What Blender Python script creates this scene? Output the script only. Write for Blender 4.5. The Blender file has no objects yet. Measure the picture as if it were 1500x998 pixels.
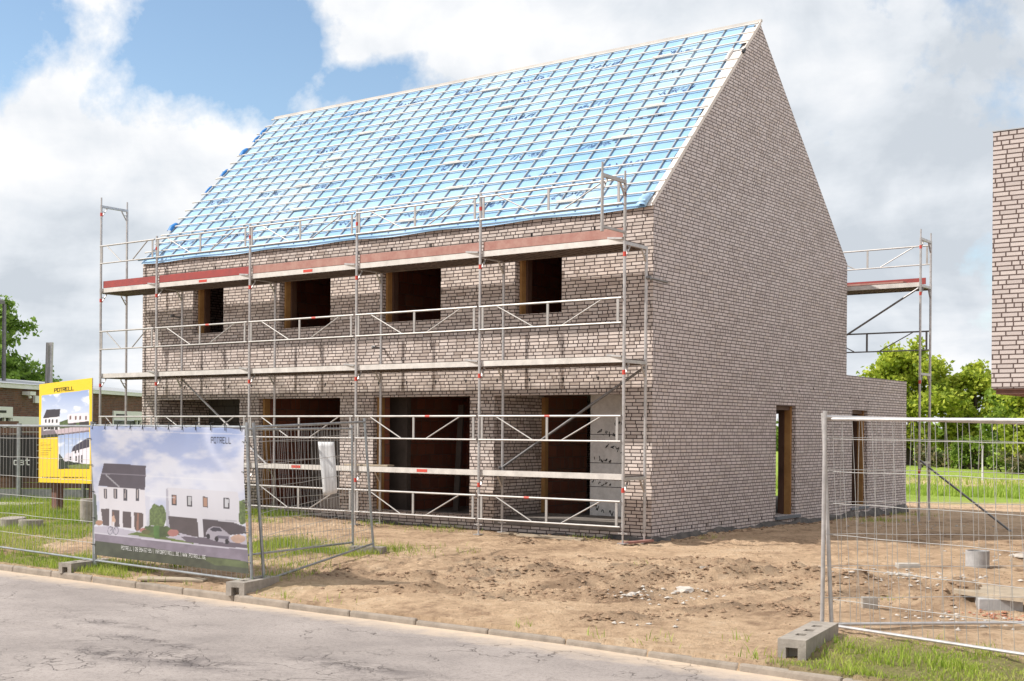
import bpy, math, random
import numpy as np
from mathutils import Vector, Matrix, noise as mnoise
random.seed(7)
R = math.radians
scene = bpy.context.scene
COL = scene.collection

# ------------------------------------------------------------------ helpers
class MB:
    """collects simple shapes, links them as ONE mesh object with a metric box-mapped UV"""
    def __init__(s): s.v = []; s.f = []
    def poly(s, pts):
        n = len(s.v); s.v += [tuple(p) for p in pts]; s.f.append(tuple(range(n, n+len(pts))))
    def box(s, x0, y0, z0, x1, y1, z1, m=None):
        n = len(s.v)
        P = [(x0,y0,z0),(x1,y0,z0),(x1,y1,z0),(x0,y1,z0),(x0,y0,z1),(x1,y0,z1),(x1,y1,z1),(x0,y1,z1)]
        if m is not None: P = [tuple(m @ Vector(p)) for p in P]
        s.v += P
        for q in ((0,3,2,1),(4,5,6,7),(0,1,5,4),(1,2,6,5),(2,3,7,6),(3,0,4,7)): s.f.append(tuple(n+i for i in q))
    def bar(s, a, b, w, h, up=(0,0,1)):
        a = Vector(a); b = Vector(b); d = (b-a).normalized(); up = Vector(up)
        sd = d.cross(up).normalized(); u2 = sd.cross(d).normalized(); n = len(s.v)
        for p in (a, b):
            for su, sv in ((-1,-1),(1,-1),(1,1),(-1,1)): s.v.append(tuple(p + sd*su*w/2 + u2*sv*h/2))
        for q in ((0,1,2,3),(7,6,5,4),(0,4,5,1),(1,5,6,2),(2,6,7,3),(3,7,4,0)): s.f.append(tuple(n+i for i in q))
    def tube(s, a, b, r, n=8, r2=None, cap=True):
        a = Vector(a); b = Vector(b); d = (b-a).normalized()
        t = Vector((0,0,1)) if abs(d.z) < .9 else Vector((1,0,0))
        e1 = d.cross(t).normalized(); e2 = d.cross(e1); k = len(s.v); r2 = r if r2 is None else r2
        for p, rr in ((a, r), (b, r2)):
            for i in range(n):
                an = 2*math.pi*i/n; s.v.append(tuple(p + (e1*math.cos(an)+e2*math.sin(an))*rr))
        for i in range(n):
            j = (i+1) % n; s.f.append((k+i, k+j, k+n+j, k+n+i))
        if cap:
            s.f.append(tuple(k+i for i in reversed(range(n)))); s.f.append(tuple(k+n+i for i in range(n)))
    def path(s, pts, r, n=6):
        for a, b in zip(pts[:-1], pts[1:]): s.tube(a, b, r, n)
    def build(s, name, mat, parent=None, smooth=False, bevel=0):
        me = bpy.data.meshes.new(name); me.from_pydata(s.v, [], s.f); me.update()
        uvl = me.uv_layers.new(name='UVMap')
        co = np.empty(len(me.vertices)*3); me.vertices.foreach_get('co', co); co = co.reshape(-1,3)
        uv = np.zeros((len(me.loops), 2))
        for p in me.polygons:
            nx, ny, nz = abs(p.normal.x), abs(p.normal.y), abs(p.normal.z)
            li = list(p.loop_indices); c = co[[me.loops[i].vertex_index for i in li]]
            if nx >= ny and nx >= nz: uv[li,0] = c[:,1]; uv[li,1] = c[:,2]
            elif ny >= nz: uv[li,0] = c[:,0]; uv[li,1] = c[:,2]
            else: uv[li,0] = c[:,0]; uv[li,1] = c[:,1]
        uvl.data.foreach_set('uv', uv.ravel())
        if smooth:
            for p in me.polygons: p.use_smooth = True
        o = bpy.data.objects.new(name, me); COL.objects.link(o)
        if mat: me.materials.append(mat)
        if parent: o.parent = parent
        if bevel:
            m = o.modifiers.new('bev', 'BEVEL'); m.width = bevel; m.segments = 2; m.limit_method = 'ANGLE'
        return o
def tag(o, label, cat=None, group=None, kind=None):
    if label: o['label'] = label
    if cat: o['category'] = cat
    if group: o['group'] = group
    if kind: o['kind'] = kind
    return o
def thing(name, label, cat, loc=(0,0,0), group=None):
    o = bpy.data.objects.new(name, None); COL.objects.link(o); o.location = loc; o.empty_display_size = .3
    return tag(o, label, cat, group)
def local(loc):  # children are authored in world coordinates: offset them under a thing with a location
    return Matrix.Translation(-Vector(loc))
def adopt(root):
    """children built in world metres keep their place under the thing's base point"""
    for c in COL.objects:
        if c.parent is root: c.location = -root.location
def mesh_np(name, V, F, mat, parent=None, smooth=True):
    me = bpy.data.meshes.new(name); n = len(V); k = F.shape[1]
    me.vertices.add(n); me.vertices.foreach_set('co', np.asarray(V, dtype=np.float32).ravel())
    me.loops.add(F.size); me.loops.foreach_set('vertex_index', F.astype(np.int32).ravel())
    me.polygons.add(len(F)); me.polygons.foreach_set('loop_start', np.arange(0, F.size, k, dtype=np.int32))
    me.update(calc_edges=True)
    me.polygons.foreach_set('use_smooth', np.full(len(F), smooth, dtype=bool))
    me.materials.append(mat)
    o = bpy.data.objects.new(name, me); COL.objects.link(o)
    if parent: o.parent = parent
    return o
def attr(o, name, vals):
    a = o.data.attributes.new(name, 'FLOAT_COLOR', 'POINT')
    V = np.ones((len(vals), 4), dtype=np.float32); V[:, :vals.shape[1]] = vals
    a.data.foreach_set('color', V.ravel())

# ---- numpy value noise
_rng = np.random.RandomState(11); _LAT = _rng.rand(256, 256)
def vnoise(x, y):
    xi = np.floor(x).astype(int); yi = np.floor(y).astype(int); fx = x-xi; fy = y-yi
    fx = fx*fx*(3-2*fx); fy = fy*fy*(3-2*fy)
    g = lambda a, b: _LAT[a % 256, b % 256]
    return (g(xi,yi)*(1-fx)+g(xi+1,yi)*fx)*(1-fy)+(g(xi,yi+1)*(1-fx)+g(xi+1,yi+1)*fx)*fy
def fbm(x, y, o=4, lac=2.03, gain=.5):
    s = 0; a = 1; t = 0
    for i in range(o):
        s = s + a*vnoise(x+17.3*i, y+9.1*i); t += a; a *= gain; x = x*lac; y = y*lac
    return s/t

# ------------------------------------------------------------------ materials
def newmat(name):
    m = bpy.data.materials.new(name); m.use_nodes = True; nt = m.node_tree
    for n in list(nt.nodes): nt.nodes.remove(n)
    out = nt.nodes.new('ShaderNodeOutputMaterial'); b = nt.nodes.new('ShaderNodeBsdfPrincipled')
    nt.links.new(b.outputs[0], out.inputs[0]); return m, nt, b
class G:
    def __init__(s, nt): s.nt = nt
    def n(s, t, **k):
        x = s.nt.nodes.new(t)
        for a, v in k.items(): setattr(x, a, v)
        return x
    def put(s, v, sock):
        if hasattr(v, 'is_output') or isinstance(v, bpy.types.NodeSocket): s.nt.links.new(v, sock)
        elif v is not None: sock.default_value = v
    def math(s, op, a, b=None, c=None, clamp=False):
        x = s.n('ShaderNodeMath', operation=op, use_clamp=clamp); s.put(a, x.inputs[0])
        if b is not None: s.put(b, x.inputs[1])
        if c is not None: s.put(c, x.inputs[2])
        return x.outputs[0]
    def mix(s, f, a, b, t='RGBA', blend='MIX'):
        x = s.n('ShaderNodeMix', data_type=t, blend_type=blend); s.put(f, x.inputs[0])
        i = 6 if t == 'RGBA' else 2; s.put(a, x.inputs[i]); s.put(b, x.inputs[i+1]); return x.outputs[2 if t == 'RGBA' else 0]
    def noise(s, vec, scale, detail=4, rough=.55, dist=0):
        x = s.n('ShaderNodeTexNoise'); s.put(vec, x.inputs['Vector']); x.inputs['Scale'].default_value = scale
        x.inputs['Detail'].default_value = detail; x.inputs['Roughness'].default_value = rough; x.inputs['Distortion'].default_value = dist
        return x.outputs['Fac']
    def ramp(s, f, stops, interp='LINEAR'):
        x = s.n('ShaderNodeValToRGB'); s.put(f, x.inputs[0]); e = x.color_ramp; e.interpolation = interp
        while len(e.elements) < len(stops): e.elements.new(.5)
        for el, (p, c) in zip(e.elements, stops): el.position = p; el.color = (*c, 1) if len(c) == 3 else c
        return x.outputs[0]
    def mr(s, f, a, b, c=0., d=1., clamp=True):
        x = s.n('ShaderNodeMapRange', clamp=clamp); s.put(f, x.inputs[0])
        for i, v in enumerate((a, b, c, d)): x.inputs[i+1].default_value = v
        return x.outputs[0]
    def bump(s, h, bsdf, dist=.01, strength=.6):
        x = s.n('ShaderNodeBump'); x.inputs['Strength'].default_value = strength; x.inputs['Distance'].default_value = dist
        s.put(h, x.inputs['Height']); s.nt.links.new(x.outputs[0], bsdf.inputs['Normal'])
    def pos(s): return s.n('ShaderNodeNewGeometry').outputs['Position']
    def obj(s): return s.n('ShaderNodeTexCoord').outputs['Object']
def C4(c): return (*c, 1.)
def plain(name, col, rough=.6, metal=0, var=.25, scale=6, bump=0, dark=None, spec=.4):
    m, nt, b = newmat(name); g = G(nt); p = g.obj()
    f = g.noise(p, scale, 5, .65)
    c2 = dark if dark else tuple(x*(1-var) for x in col)
    c = g.mix(g.mr(f, .35, .7), C4(col), C4(c2)); nt.links.new(c, b.inputs['Base Color'])
    b.inputs['Roughness'].default_value = rough; b.inputs['Metallic'].default_value = metal; b.inputs['Specular IOR Level'].default_value = spec
    if bump: g.bump(g.noise(p, scale*6, 5, .7), b, bump, .7)
    return m

def brick_mat(name, cols, mortar, pu=.218, pv=.0641, stain=.35, seed=0., joint=.017, jv=.0150, stainy=None):
    m, nt, b = newmat(name); g = G(nt)
    uv = g.n('ShaderNodeUVMap').outputs[0]; sp = g.n('ShaderNodeSeparateXYZ'); nt.links.new(uv, sp.inputs[0])
    U0, V0 = sp.outputs[0], sp.outputs[1]
    wob = g.noise(uv, 9., 2, .5)
    U0 = g.math('ADD', U0, g.math('MULTIPLY', g.math('SUBTRACT', wob, .5), .006))
    V1 = g.math('ADD', V0, g.math('MULTIPLY', g.math('SUBTRACT', g.noise(uv, 3.1, 2, .5), .5), .003))
    v = g.math('DIVIDE', V1, pv); row = g.math('FLOOR', v); fv = g.math('FRACT', v)
    w = g.n('ShaderNodeTexWhiteNoise', noise_dimensions='1D'); nt.links.new(g.math('ADD', row, seed), w.inputs['W'])
    U = g.math('ADD', g.math('DIVIDE', U0, pu), g.math('MULTIPLY', w.outputs[0], 3.7))
    ib = g.math('FLOOR', U); fu = g.math('FRACT', U)
    cv = g.n('ShaderNodeCombineXYZ'); nt.links.new(ib, cv.inputs[0]); nt.links.new(row, cv.inputs[1]); cv.inputs[2].default_value = seed
    w2 = g.n('ShaderNodeTexWhiteNoise', noise_dimensions='3D'); nt.links.new(cv.outputs[0], w2.inputs['Vector'])
    split = g.math('GREATER_THAN', w2.outputs[0], .80)
    half = g.math('MULTIPLY', g.math('GREATER_THAN', fu, .5), split)
    eu = g.math('MULTIPLY', g.math('MINIMUM', fu, g.math('SUBTRACT', 1., fu)), pu)
    es = g.math('MULTIPLY', g.math('ABSOLUTE', g.math('SUBTRACT', fu, .5)), pu)
    es = g.math('ADD', es, g.math('MULTIPLY', g.math('SUBTRACT', 1., split), 1.))
    eu = g.math('MINIMUM', eu, es)
    ev = g.math('MULTIPLY', g.math('MINIMUM', fv, g.math('SUBTRACT', 1., fv)), pv)
    e = g.math('MINIMUM', g.math('MULTIPLY', eu, jv/joint), ev)
    mask = g.mr(e, jv*.38, jv*.62)
    c3 = g.n('ShaderNodeCombineXYZ'); nt.links.new(g.math('ADD', ib, g.math('MULTIPLY', half, .37)), c3.inputs[0]); nt.links.new(row, c3.inputs[1]); c3.inputs[2].default_value = seed+5
    w3 = g.n('ShaderNodeTexWhiteNoise', noise_dimensions='3D'); nt.links.new(c3.outputs[0], w3.inputs['Vector'])
    n = len(cols); col = g.ramp(w3.outputs[0], [(i/(n-1), c) for i, c in enumerate(cols)])
    fine = g.noise(uv, 60., 4, .7)
    col = g.mix(g.mr(fine, .4, .75, 0, .35), col, C4(tuple(x*.55 for x in cols[-1])))
    mp = g.n('ShaderNodeMapping'); nt.links.new(uv, mp.inputs[0]); mp.inputs['Scale'].default_value = (1.0, 1.5, 1)
    st = g.noise(mp.outputs[0], 1.2, 6, .7, .4)
    stf = g.mr(st, .5, .72, 0., stain)
    if stainy:   # dirt washed down from the putlog rows, at its own fixed heights
        for z0, z1, k in stainy:
            band = g.math('MULTIPLY', g.mr(V0, z0, z0+.15), g.mr(V0, z1, z1-.1))
            stf = g.math('ADD', stf, g.math('MULTIPLY', g.math('MULTIPLY', band, g.mr(g.noise(mp.outputs[0], 2.6, 4, .6), .42, .6)), k))
    col = g.mix(stf, col, C4((.16,.13,.10)))
    full = g.mix(mask, C4(mortar), col); nt.links.new(full, b.inputs['Base Color'])
    b.inputs['Roughness'].default_value = .85; b.inputs['Specular IOR Level'].default_value = .25
    h = g.math('ADD', mask, g.math('MULTIPLY', fine, .25)); h = g.math('ADD', h, g.math('MULTIPLY', w3.outputs[0], .25))
    g.bump(h, b, .010, .8)
    return m
M = {}
M['brick'] = brick_mat('pale_facing_brick', [(.74,.64,.59),(.65,.56,.52),(.50,.42,.385),(.70,.62,.585),(.40,.325,.29)], (.06,.043,.04), stain=.30,
                       stainy=[(5.0,5.9,.22),(2.7,3.35,.38)])
M['brick_gable'] = brick_mat('shaded_side_brick', [(.70,.635,.635),(.65,.59,.59),(.59,.53,.53),(.69,.635,.635),(.52,.465,.46),(.66,.59,.565)], (.12,.10,.10), stain=.15, seed=31.)  # same brick as the front, its tone in shade put into the colour
M['brick_near'] = brick_mat('pink_grey_brick', [(.56,.50,.48),(.52,.46,.445),(.47,.415,.40)], (.10,.07,.065), stain=.08, seed=71.)
M['brick_red'] = brick_mat('old_red_brick', [(.20,.085,.06),(.15,.06,.045),(.11,.05,.04),(.22,.11,.08)], (.16,.13,.12), pu=.2, pv=.06, stain=.4, seed=13.)
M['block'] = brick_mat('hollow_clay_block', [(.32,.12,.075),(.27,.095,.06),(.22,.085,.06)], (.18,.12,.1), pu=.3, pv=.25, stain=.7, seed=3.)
M['grey_block'] = brick_mat('grey_concrete_block', [(.13,.12,.115),(.10,.095,.09)], (.06,.055,.05), pu=.4, pv=.2, stain=.5, seed=9.)
M['concrete'] = plain('weathered_concrete', (.36,.32,.28), .9, var=.35, scale=7, bump=.01)
M['kerb'] = plain('dusty_kerb_stone', (.33,.28,.235), .95, var=.35, scale=5, bump=.012)
M['concrete_pale'] = plain('pale_concrete', (.50,.46,.41), .9, var=.3, scale=9, bump=.008)
M['concrete_grey'] = plain('grey_concrete', (.27,.27,.28), .85, var=.35, scale=8, bump=.006)
M['concrete_pipe'] = plain('light_grey_concrete', (.42,.41,.41), .85, var=.3, scale=8, bump=.006)
M['plinth'] = plain('rough_mortar_plinth', (.17,.155,.145), .95, scale=3.5, bump=.03, dark=(.055,.055,.058))
M['bluestone'] = plain('bluestone_sill', (.16,.18,.21), .6, var=.2)
M['slab'] = plain('floor_slab', (.25,.22,.2), .9, var=.3, bump=.01)
M['timber'] = plain('yellow_timber', (.42,.24,.09), .6, scale=3, dark=(.28,.14,.05))
M['timber_brown'] = plain('brown_timber', (.12,.065,.045), .6, scale=3, var=.4)
M['batten'] = plain('pale_sawn_batten', (.60,.57,.54), .75, scale=2, var=.22)
M['batten_grey'] = plain('counter_batten_grey', (.34,.36,.39), .75, scale=2, var=.25)  # dark grey-blue tone takes in the shadow line along each batten
M['steel'] = plain('galvanised_steel', (.56,.54,.54), .42, .55, var=.3, scale=9)
M['steel_pale'] = plain('guardrail_steel', (.42,.40,.39), .45, .25, var=.2, scale=7)
M['steel_dark'] = plain('dull_grey_steel', (.23,.225,.23), .45, .6, var=.3, scale=9)
M['fence_steel'] = plain('fence_zinc', (.38,.40,.42), .4, .6, var=.35, scale=8)
M['wire'] = plain('fence_wire', (.50,.49,.48), .45, .4, var=.2)
M['deck_side'] = plain('deck_edge_aluminium', (.70,.66,.63), .45, .2, var=.3, scale=4)
M['deck'] = plain('deck_board_underside', (.19,.15,.13), .8, var=.4, scale=5)
M['red'] = plain('red_marker', (.58,.07,.05), .5, var=.15)
M['red_board'] = plain('red_painted_board', (.34,.055,.05), .65, scale=5, dark=(.24,.05,.05), bump=.003)
M['faded_board'] = plain('faded_red_board', (.40,.235,.20), .75, scale=4, dark=(.30,.13,.11), bump=.004)
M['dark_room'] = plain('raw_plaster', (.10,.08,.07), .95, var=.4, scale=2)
M['membrane_white'] = plain('white_membrane', (.74,.68,.64), .6, var=.15, scale=2)
M['blue_fold'] = plain('blue_fold', (.03,.22,.60), .5, var=.3, scale=4)
M['ink'] = plain('dark_blue_ink', (.02,.07,.20), .6, var=.2)
M['black'] = plain('black_ink', (.015,.015,.018), .5, var=.1)
M['black_hole'] = plain('open_joint', (.012,.010,.010), .9, var=.1)
M['white'] = plain('white_paint', (.75,.75,.76), .5, var=.08)
M['roof_grey'] = plain('grey_roof_sheet', (.40,.41,.43), .5, .1, var=.2, scale=.6)
M['glass'] = plain('dark_window_pane', (.05,.055,.06), .15, var=.4, scale=1, spec=.6)
M['bark'] = plain('tree_bark', (.10,.075,.055), .95, var=.4, scale=3, bump=.03)
M['wood_fence'] = plain('dark_fence_boards', (.075,.05,.042), .85, scale=1.6, dark=(.16,.085,.055))
M['wood_grey'] = plain('weathered_plank', (.44,.36,.27), .85, var=.35, scale=4, bump=.004)
M['post_wood'] = plain('brown_post', (.20,.10,.08), .75, var=.35, scale=4)
M['stone'] = plain('pale_rubble', (.55,.50,.45), .95, var=.3, scale=12, bump=.01)
M['black_sheet'] = plain('dark_sheet', (.02,.019,.02), .5)
M['soil_clod'] = plain('dry_earth_clod', (.34,.225,.145), .95, var=.45, scale=20)
M['red_rubble'] = plain('broken_brick', (.42,.19,.12), .95, var=.3, scale=12)

def membrane_mat():
    m, nt, b = newmat('blue_roof_underlay'); g = G(nt); p = g.obj()
    big = g.noise(p, .35, 4, .6); f2 = g.noise(p, 2.5, 5, .6); sep = g.n('ShaderNodeSeparateXYZ'); nt.links.new(p, sep.inputs[0])
    c = g.ramp(g.math('ADD', g.math('MULTIPLY', big, .8), g.math('MULTIPLY', f2, .2)), [(.32,(.17,.36,.60)), (.5,(.28,.46,.67)), (.66,(.40,.56,.71))])
    # laps between the sheets run along the slope at their own spacing
    lap = g.math('FRACT', g.math('DIVIDE', g.math('SUBTRACT', sep.outputs[2], 6.), 1.03))
    c = g.mix(g.math('MULTIPLY', g.math('LESS_THAN', lap, .035), .5), c, C4((.45,.70,.86)))
    nt.links.new(c, b.inputs['Base Color']); b.inputs['Roughness'].default_value = .42; b.inputs['Specular IOR Level'].default_value = .4
    g.bump(g.noise(p, 3.2, 3, .5, .3), b, .008, .3); return m
M['membrane'] = membrane_mat()

def board_mat():
    m, nt, b = newmat('grey_insulation_board'); g = G(nt); p = g.obj()
    w = g.n('ShaderNodeTexWave', wave_type='BANDS', bands_direction='Z'); nt.links.new(p, w.inputs[0]); w.inputs['Scale'].default_value = .55
    f = g.noise(p, 8, 5, .7)
    c = g.mix(g.mr(f, .35, .7), C4((.80,.78,.77)), C4((.62,.60,.59))); nt.links.new(c, b.inputs['Base Color']); b.inputs['Roughness'].default_value = .5
    g.bump(f, b, .01, .5); return m
M['board'] = board_mat()

def ground_mat():
    m, nt, b = newmat('sandy_soil'); g = G(nt); p = g.pos()
    at = g.n('ShaderNodeAttribute', attribute_name='mask'); sp = g.n('ShaderNodeSeparateColor'); nt.links.new(at.outputs[0], sp.inputs[0])
    n1 = g.noise(p, .7, 6, .65); n2 = g.noise(p, 5., 6, .7); n3 = g.noise(p, 40., 4, .7)
    c = g.ramp(g.math('ADD', g.math('MULTIPLY', n1, .5), g.math('MULTIPLY', n2, .5)), [(.38,(.32,.21,.135)), (.46,(.55,.38,.25)), (.54,(.70,.50,.33)), (.66,(.78,.60,.43))])
    c = g.mix(g.mr(n3, .52, .75, 0, .5), c, C4((.22,.15,.10)))
    nf = g.noise(p, 17., 8, .75); c = g.mix(g.mr(nf, .54, .66, 0, .6), c, C4((.25,.165,.105))); c = g.mix(g.mr(nf, .42, .34, 0, .35), c, C4((.68,.57,.44)))
    c = g.mix(g.math('MULTIPLY', sp.outputs[1], g.mr(n2, .35, .6)), c, C4((.16,.11,.08)))
    gr = g.mix(g.mr(n2, .35, .65), C4((.16,.20,.05)), C4((.30,.26,.12)))
    gf = g.math('MULTIPLY', sp.outputs[0], g.mr(g.math('ADD', g.math('MULTIPLY', n2, .6), g.math('MULTIPLY', n3, .4)), .30, .55, .35, 1.))
    c = g.mix(gf, c, gr)
    c = g.mix(sp.outputs[2], c, C4((.30,.40,.07)))
    nt.links.new(c, b.inputs['Base Color']); b.inputs['Roughness'].default_value = .95; b.inputs['Specular IOR Level'].default_value = .15
    h = g.math('ADD', g.math('MULTIPLY', g.noise(p, 14., 9, .8, .5), 1.), g.math('MULTIPLY', n3, .35)); g.bump(h, b, .07, 1.); return m
M['ground'] = ground_mat()

def road_mat():
    m, nt, b = newmat('worn_asphalt'); g = G(nt); p = g.pos()
    at = g.n('ShaderNodeAttribute', attribute_name='mask'); sp = g.n('ShaderNodeSeparateColor'); nt.links.new(at.outputs[0], sp.inputs[0])
    n1 = g.noise(p, .6, 5, .6); n2 = g.noise(p, 26., 7, .9); n3 = g.noise(p, 4., 5, .65)
    c = g.ramp(n1, [(.35,(.265,.23,.215)), (.65,(.35,.305,.285))])
    c = g.mix(g.mr(n2, .50, .64, 0, .75), c, C4((.12,.10,.095)))
    big2 = g.noise(p, 1.7, 6, .7); c = g.mix(g.mr(big2, .48, .66, 0, .30), c, C4((.15,.13,.125))); c = g.mix(g.mr(n2, .3, .42, .5, 0), c, C4((.50,.45,.41)))
    # cracks
    dv = g.n('ShaderNodeVectorMath', operation='ADD'); wn = g.n('ShaderNodeTexNoise'); nt.links.new(p, wn.inputs[0]); wn.inputs['Scale'].default_value = 2.2; wn.inputs['Detail'].default_value = 5
    sc = g.n('ShaderNodeVectorMath', operation='SCALE'); nt.links.new(wn.outputs['Color'], sc.inputs[0]); sc.inputs['Scale'].default_value = .9
    nt.links.new(p, dv.inputs[0]); nt.links.new(sc.outputs[0], dv.inputs[1])
    def cracks(scale, w0):
        mp = g.n('ShaderNodeMapping'); nt.links.new(dv.outputs[0], mp.inputs[0]); mp.inputs['Scale'].default_value = (.55, 1.2, 1)
        v = g.n('ShaderNodeTexVoronoi', feature='DISTANCE_TO_EDGE'); nt.links.new(mp.outputs[0], v.inputs['Vector']); v.inputs['Scale'].default_value = scale
        return g.mr(v.outputs[0], 0, w0, 1, 0)
    c1 = g.math('MULTIPLY', cracks(1.1, .011), g.mr(g.noise(p, .9, 3), .46, .6))
    c2 = g.math('MULTIPLY', cracks(4.5, .045), g.math('MAXIMUM', sp.outputs[1], g.mr(g.noise(p, .8, 4), .60, .68, 0, .5)))
    cr = g.math('MAXIMUM', c1, c2)
    c = g.mix(g.math('MULTIPLY', sp.outputs[1], g.mr(n3, .40, .62, 0, .85)), c, C4((.085,.07,.07)))
    c = g.mix(g.math('MULTIPLY', cr, .8), c, C4((.07,.055,.05)))
    sand = g.mr(g.math('ADD', sp.outputs[0], g.math('MULTIPLY', g.math('SUBTRACT', n3, .5), .9)), .25, .95)
    c = g.mix(sand, c, C4((.56,.44,.33)))
    nt.links.new(c, b.inputs['Base Color']); b.inputs['Roughness'].default_value = .85
    g.bump(g.math('SUBTRACT', g.math('MULTIPLY', n2, .4), g.math('MULTIPLY', cr, 1.5)), b, .012, .8); return m
M['road'] = road_mat()

def leaf_mat(name, cols, rough=.55, trans=.42):
    m, nt, b = newmat(name); g = G(nt); r = g.n('ShaderNodeNewGeometry').outputs['Random Per Island']
    big = g.noise(g.pos(), .9, 2, .5); n = len(cols)
    f = g.math('ADD', g.math('MULTIPLY', r, .55), g.math('MULTIPLY', g.mr(big, .3, .7), .45))
    c = g.ramp(f, [(i/(n-1), q) for i, q in enumerate(cols)]); nt.links.new(c, b.inputs['Base Color'])
    b.inputs['Roughness'].default_value = rough; b.inputs['Specular IOR Level'].default_value = .25
    out = [x for x in nt.nodes if x.type == 'OUTPUT_MATERIAL'][0]
    t = g.n('ShaderNodeBsdfTranslucent'); nt.links.new(c, t.inputs[0]); mx = g.n('ShaderNodeMixShader'); mx.inputs[0].default_value = trans
    nt.links.new(b.outputs[0], mx.inputs[1]); nt.links.new(t.outputs[0], mx.inputs[2]); nt.links.new(mx.outputs[0], out.inputs[0]); return m
M['leaf'] = leaf_mat('leaf_yellow_green', [(.14,.21,.03),(.31,.40,.05),(.50,.56,.07),(.62,.63,.12)])
M['leaf_dark'] = leaf_mat('leaf_mid_green', [(.08,.14,.03),(.21,.31,.05),(.38,.48,.08)])
M['leaf_left'] = leaf_mat('leaf_fresh_green', [(.10,.18,.04),(.22,.34,.07),(.34,.48,.12)])
M['hedge'] = leaf_mat('leaf_hedge', [(.05,.08,.03),(.11,.14,.05),(.34,.27,.15),(.22,.24,.09)])
M['grass'] = leaf_mat('grass_blade', [(.12,.20,.03),(.22,.33,.04),(.34,.44,.06),(.46,.50,.11),(.58,.52,.26)], trans=.35)
M['grass_field'] = leaf_mat('field_grass_blade', [(.24,.36,.05),(.34,.46,.07),(.44,.50,.12)], trans=.35)

# ------------------------------------------------------------------ terrain
KX = [-200,-40,-6,0,3.8,5.3,6.7,30,200]; KY = [1,-7.5,-8.56,-8.74,-8.76,-8.90,-9.04,-11.0,-19]
def kerb_y(x): return np.interp(x, KX, KY)
def sstep(a, b, x): t = np.clip((x-a)/(b-a), 0, 1); return t*t*(3-2*t)
RIDGES = [([(0.2,-8.0),(1.6,-6.9),(2.6,-5.2),(3.2,-3.9),(3.9,-2.6)], .09), ([(-.9,-6.9),(.6,-5.6),(1.8,-4.2),(2.9,-2.2)], .06),
          ([(1.7,-7.4),(3.2,-6.3),(4.2,-4.8),(5.0,-3.2)], .06), ([(4.1,-7.9),(5.0,-6.0),(5.6,-4.1)], .05), ([(-.6,-4.6),(1.0,-3.4),(2.2,-2.0)], .05)]
BLOBS = [(3.0,-3.75,.35,.13),(2.5,-4.3,.3,.10),(2.0,-5.3,.35,.08),(-1.4,-1.9,.25,.06),(4.3,-3.2,.25,.10),(5.5,-6.6,.15,.07),(3.4,-6.4,.4,.05),(.9,-6.4,.3,.07),
         (6.75,-4.7,.38,.24),(5.1,-3.2,.5,.06),(-1.0,-7.0,.4,.05),(.2,-5.3,.3,.05),(3.9,-8.1,.12,.05),(1.0,-4.9,.3,.06)]
def seg_dist(x, y, pts):
    d = np.full(np.shape(x), 1e9)
    for (ax, ay), (bx, by) in zip(pts[:-1], pts[1:]):
        vx, vy = bx-ax, by-ay; t = np.clip(((x-ax)*vx+(y-ay)*vy)/(vx*vx+vy*vy), 0, 1)
        d = np.minimum(d, np.hypot(x-ax-t*vx, y-ay-t*vy))
    return d
def grass_mask(x, y):
    ky = kerb_y(x); n = fbm(x*1.1, y*1.1, 4)
    left = sstep(-7.6, -9.6, x + 1.6*(n-.5)*2) * sstep(-.2, .15, y-ky)
    verge_l = sstep(.4, -2.6, x + (n-.5)*3) * sstep(.0, .15, y-ky) * sstep(1.5, .7, y-ky+(n-.5))
    tuft = np.maximum(np.exp(-((x+2.9)**2/.5 + (y+4.6)**2/.4)), np.exp(-((x+4.4)**2/1.6 + (y+5.3)**2/1.2)))*1.4*(n > .42)
    right = sstep(6.3, 6.9, x+(n-.5)*.8) * sstep(-.05, .1, y-ky) * sstep(2.0, 1.1, y-ky+(n-.5)*1.2)
    m = np.maximum.reduce([left*sstep(.25,.45,n+.12), verge_l*sstep(.38,.5,n), tuft, right*sstep(.3,.45,n)])
    return np.clip(m, 0, 1)
def height(x, y, detail=True):
    x = np.asarray(x, float); y = np.asarray(y, float); ky = kerb_y(x)
    base = .0 + .12*sstep(-2, -14, x)*sstep(-8, -4, y) + .07*sstep(-9, -3, y) - .14*sstep(3, 14, y) - .18*sstep(12, 40, y)
    base = base + .05*sstep(.1, .8, y-ky)
    z = base
    if detail:
        a = sstep(.0, .6, y-ky)*sstep(60, 25, np.hypot(x, y))
        k0 = sstep(.42, .66, fbm(x*.8+40, y*.8, 3))
        z = z + a*(.07*(fbm(x*.9, y*.9, 3)-.5) + .03*(fbm(x*4, y*4, 3)-.5) + (.012+.075*k0)*(np.abs(fbm(x*7+3, y*7, 4)-.5)*2-.25) + .012*(fbm(x*19+3, y*19, 2)-.5))
        for pts, h in RIDGES:
            d = seg_dist(x + .5*(vnoise(x*1.3, y*1.3)-.5), y, pts); k = sstep(.28, .62, fbm(x*2.3+9, y*2.3, 2))
            z = z + k*h*(np.exp(-(d/.13)**2)*1.0 - .6*np.exp(-((d-.33)/.16)**2)) * (.4+1.3*vnoise(x*8, y*8))
        for bx, by, r, h in BLOBS:
            z = z + h*np.exp(-((x-bx)**2+(y-by)**2)/r**2)*(.35+1.1*vnoise(x*9, y*9))
    z = np.where(y < ky+.02, -.26, z)
    return z
def H(x, y): return float(height(np.array([x]), np.array([y]))[0])
def axis(fine0, fine1, step, lim, grow=1.12):
    a = list(np.arange(fine0, fine1+1e-6, step)); s = step
    while a[-1] < lim: s *= grow; a.append(a[-1]+s)
    s = step
    while a[0] > -lim: s *= grow; a.insert(0, a[0]-s)
    return np.array(a)
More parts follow.
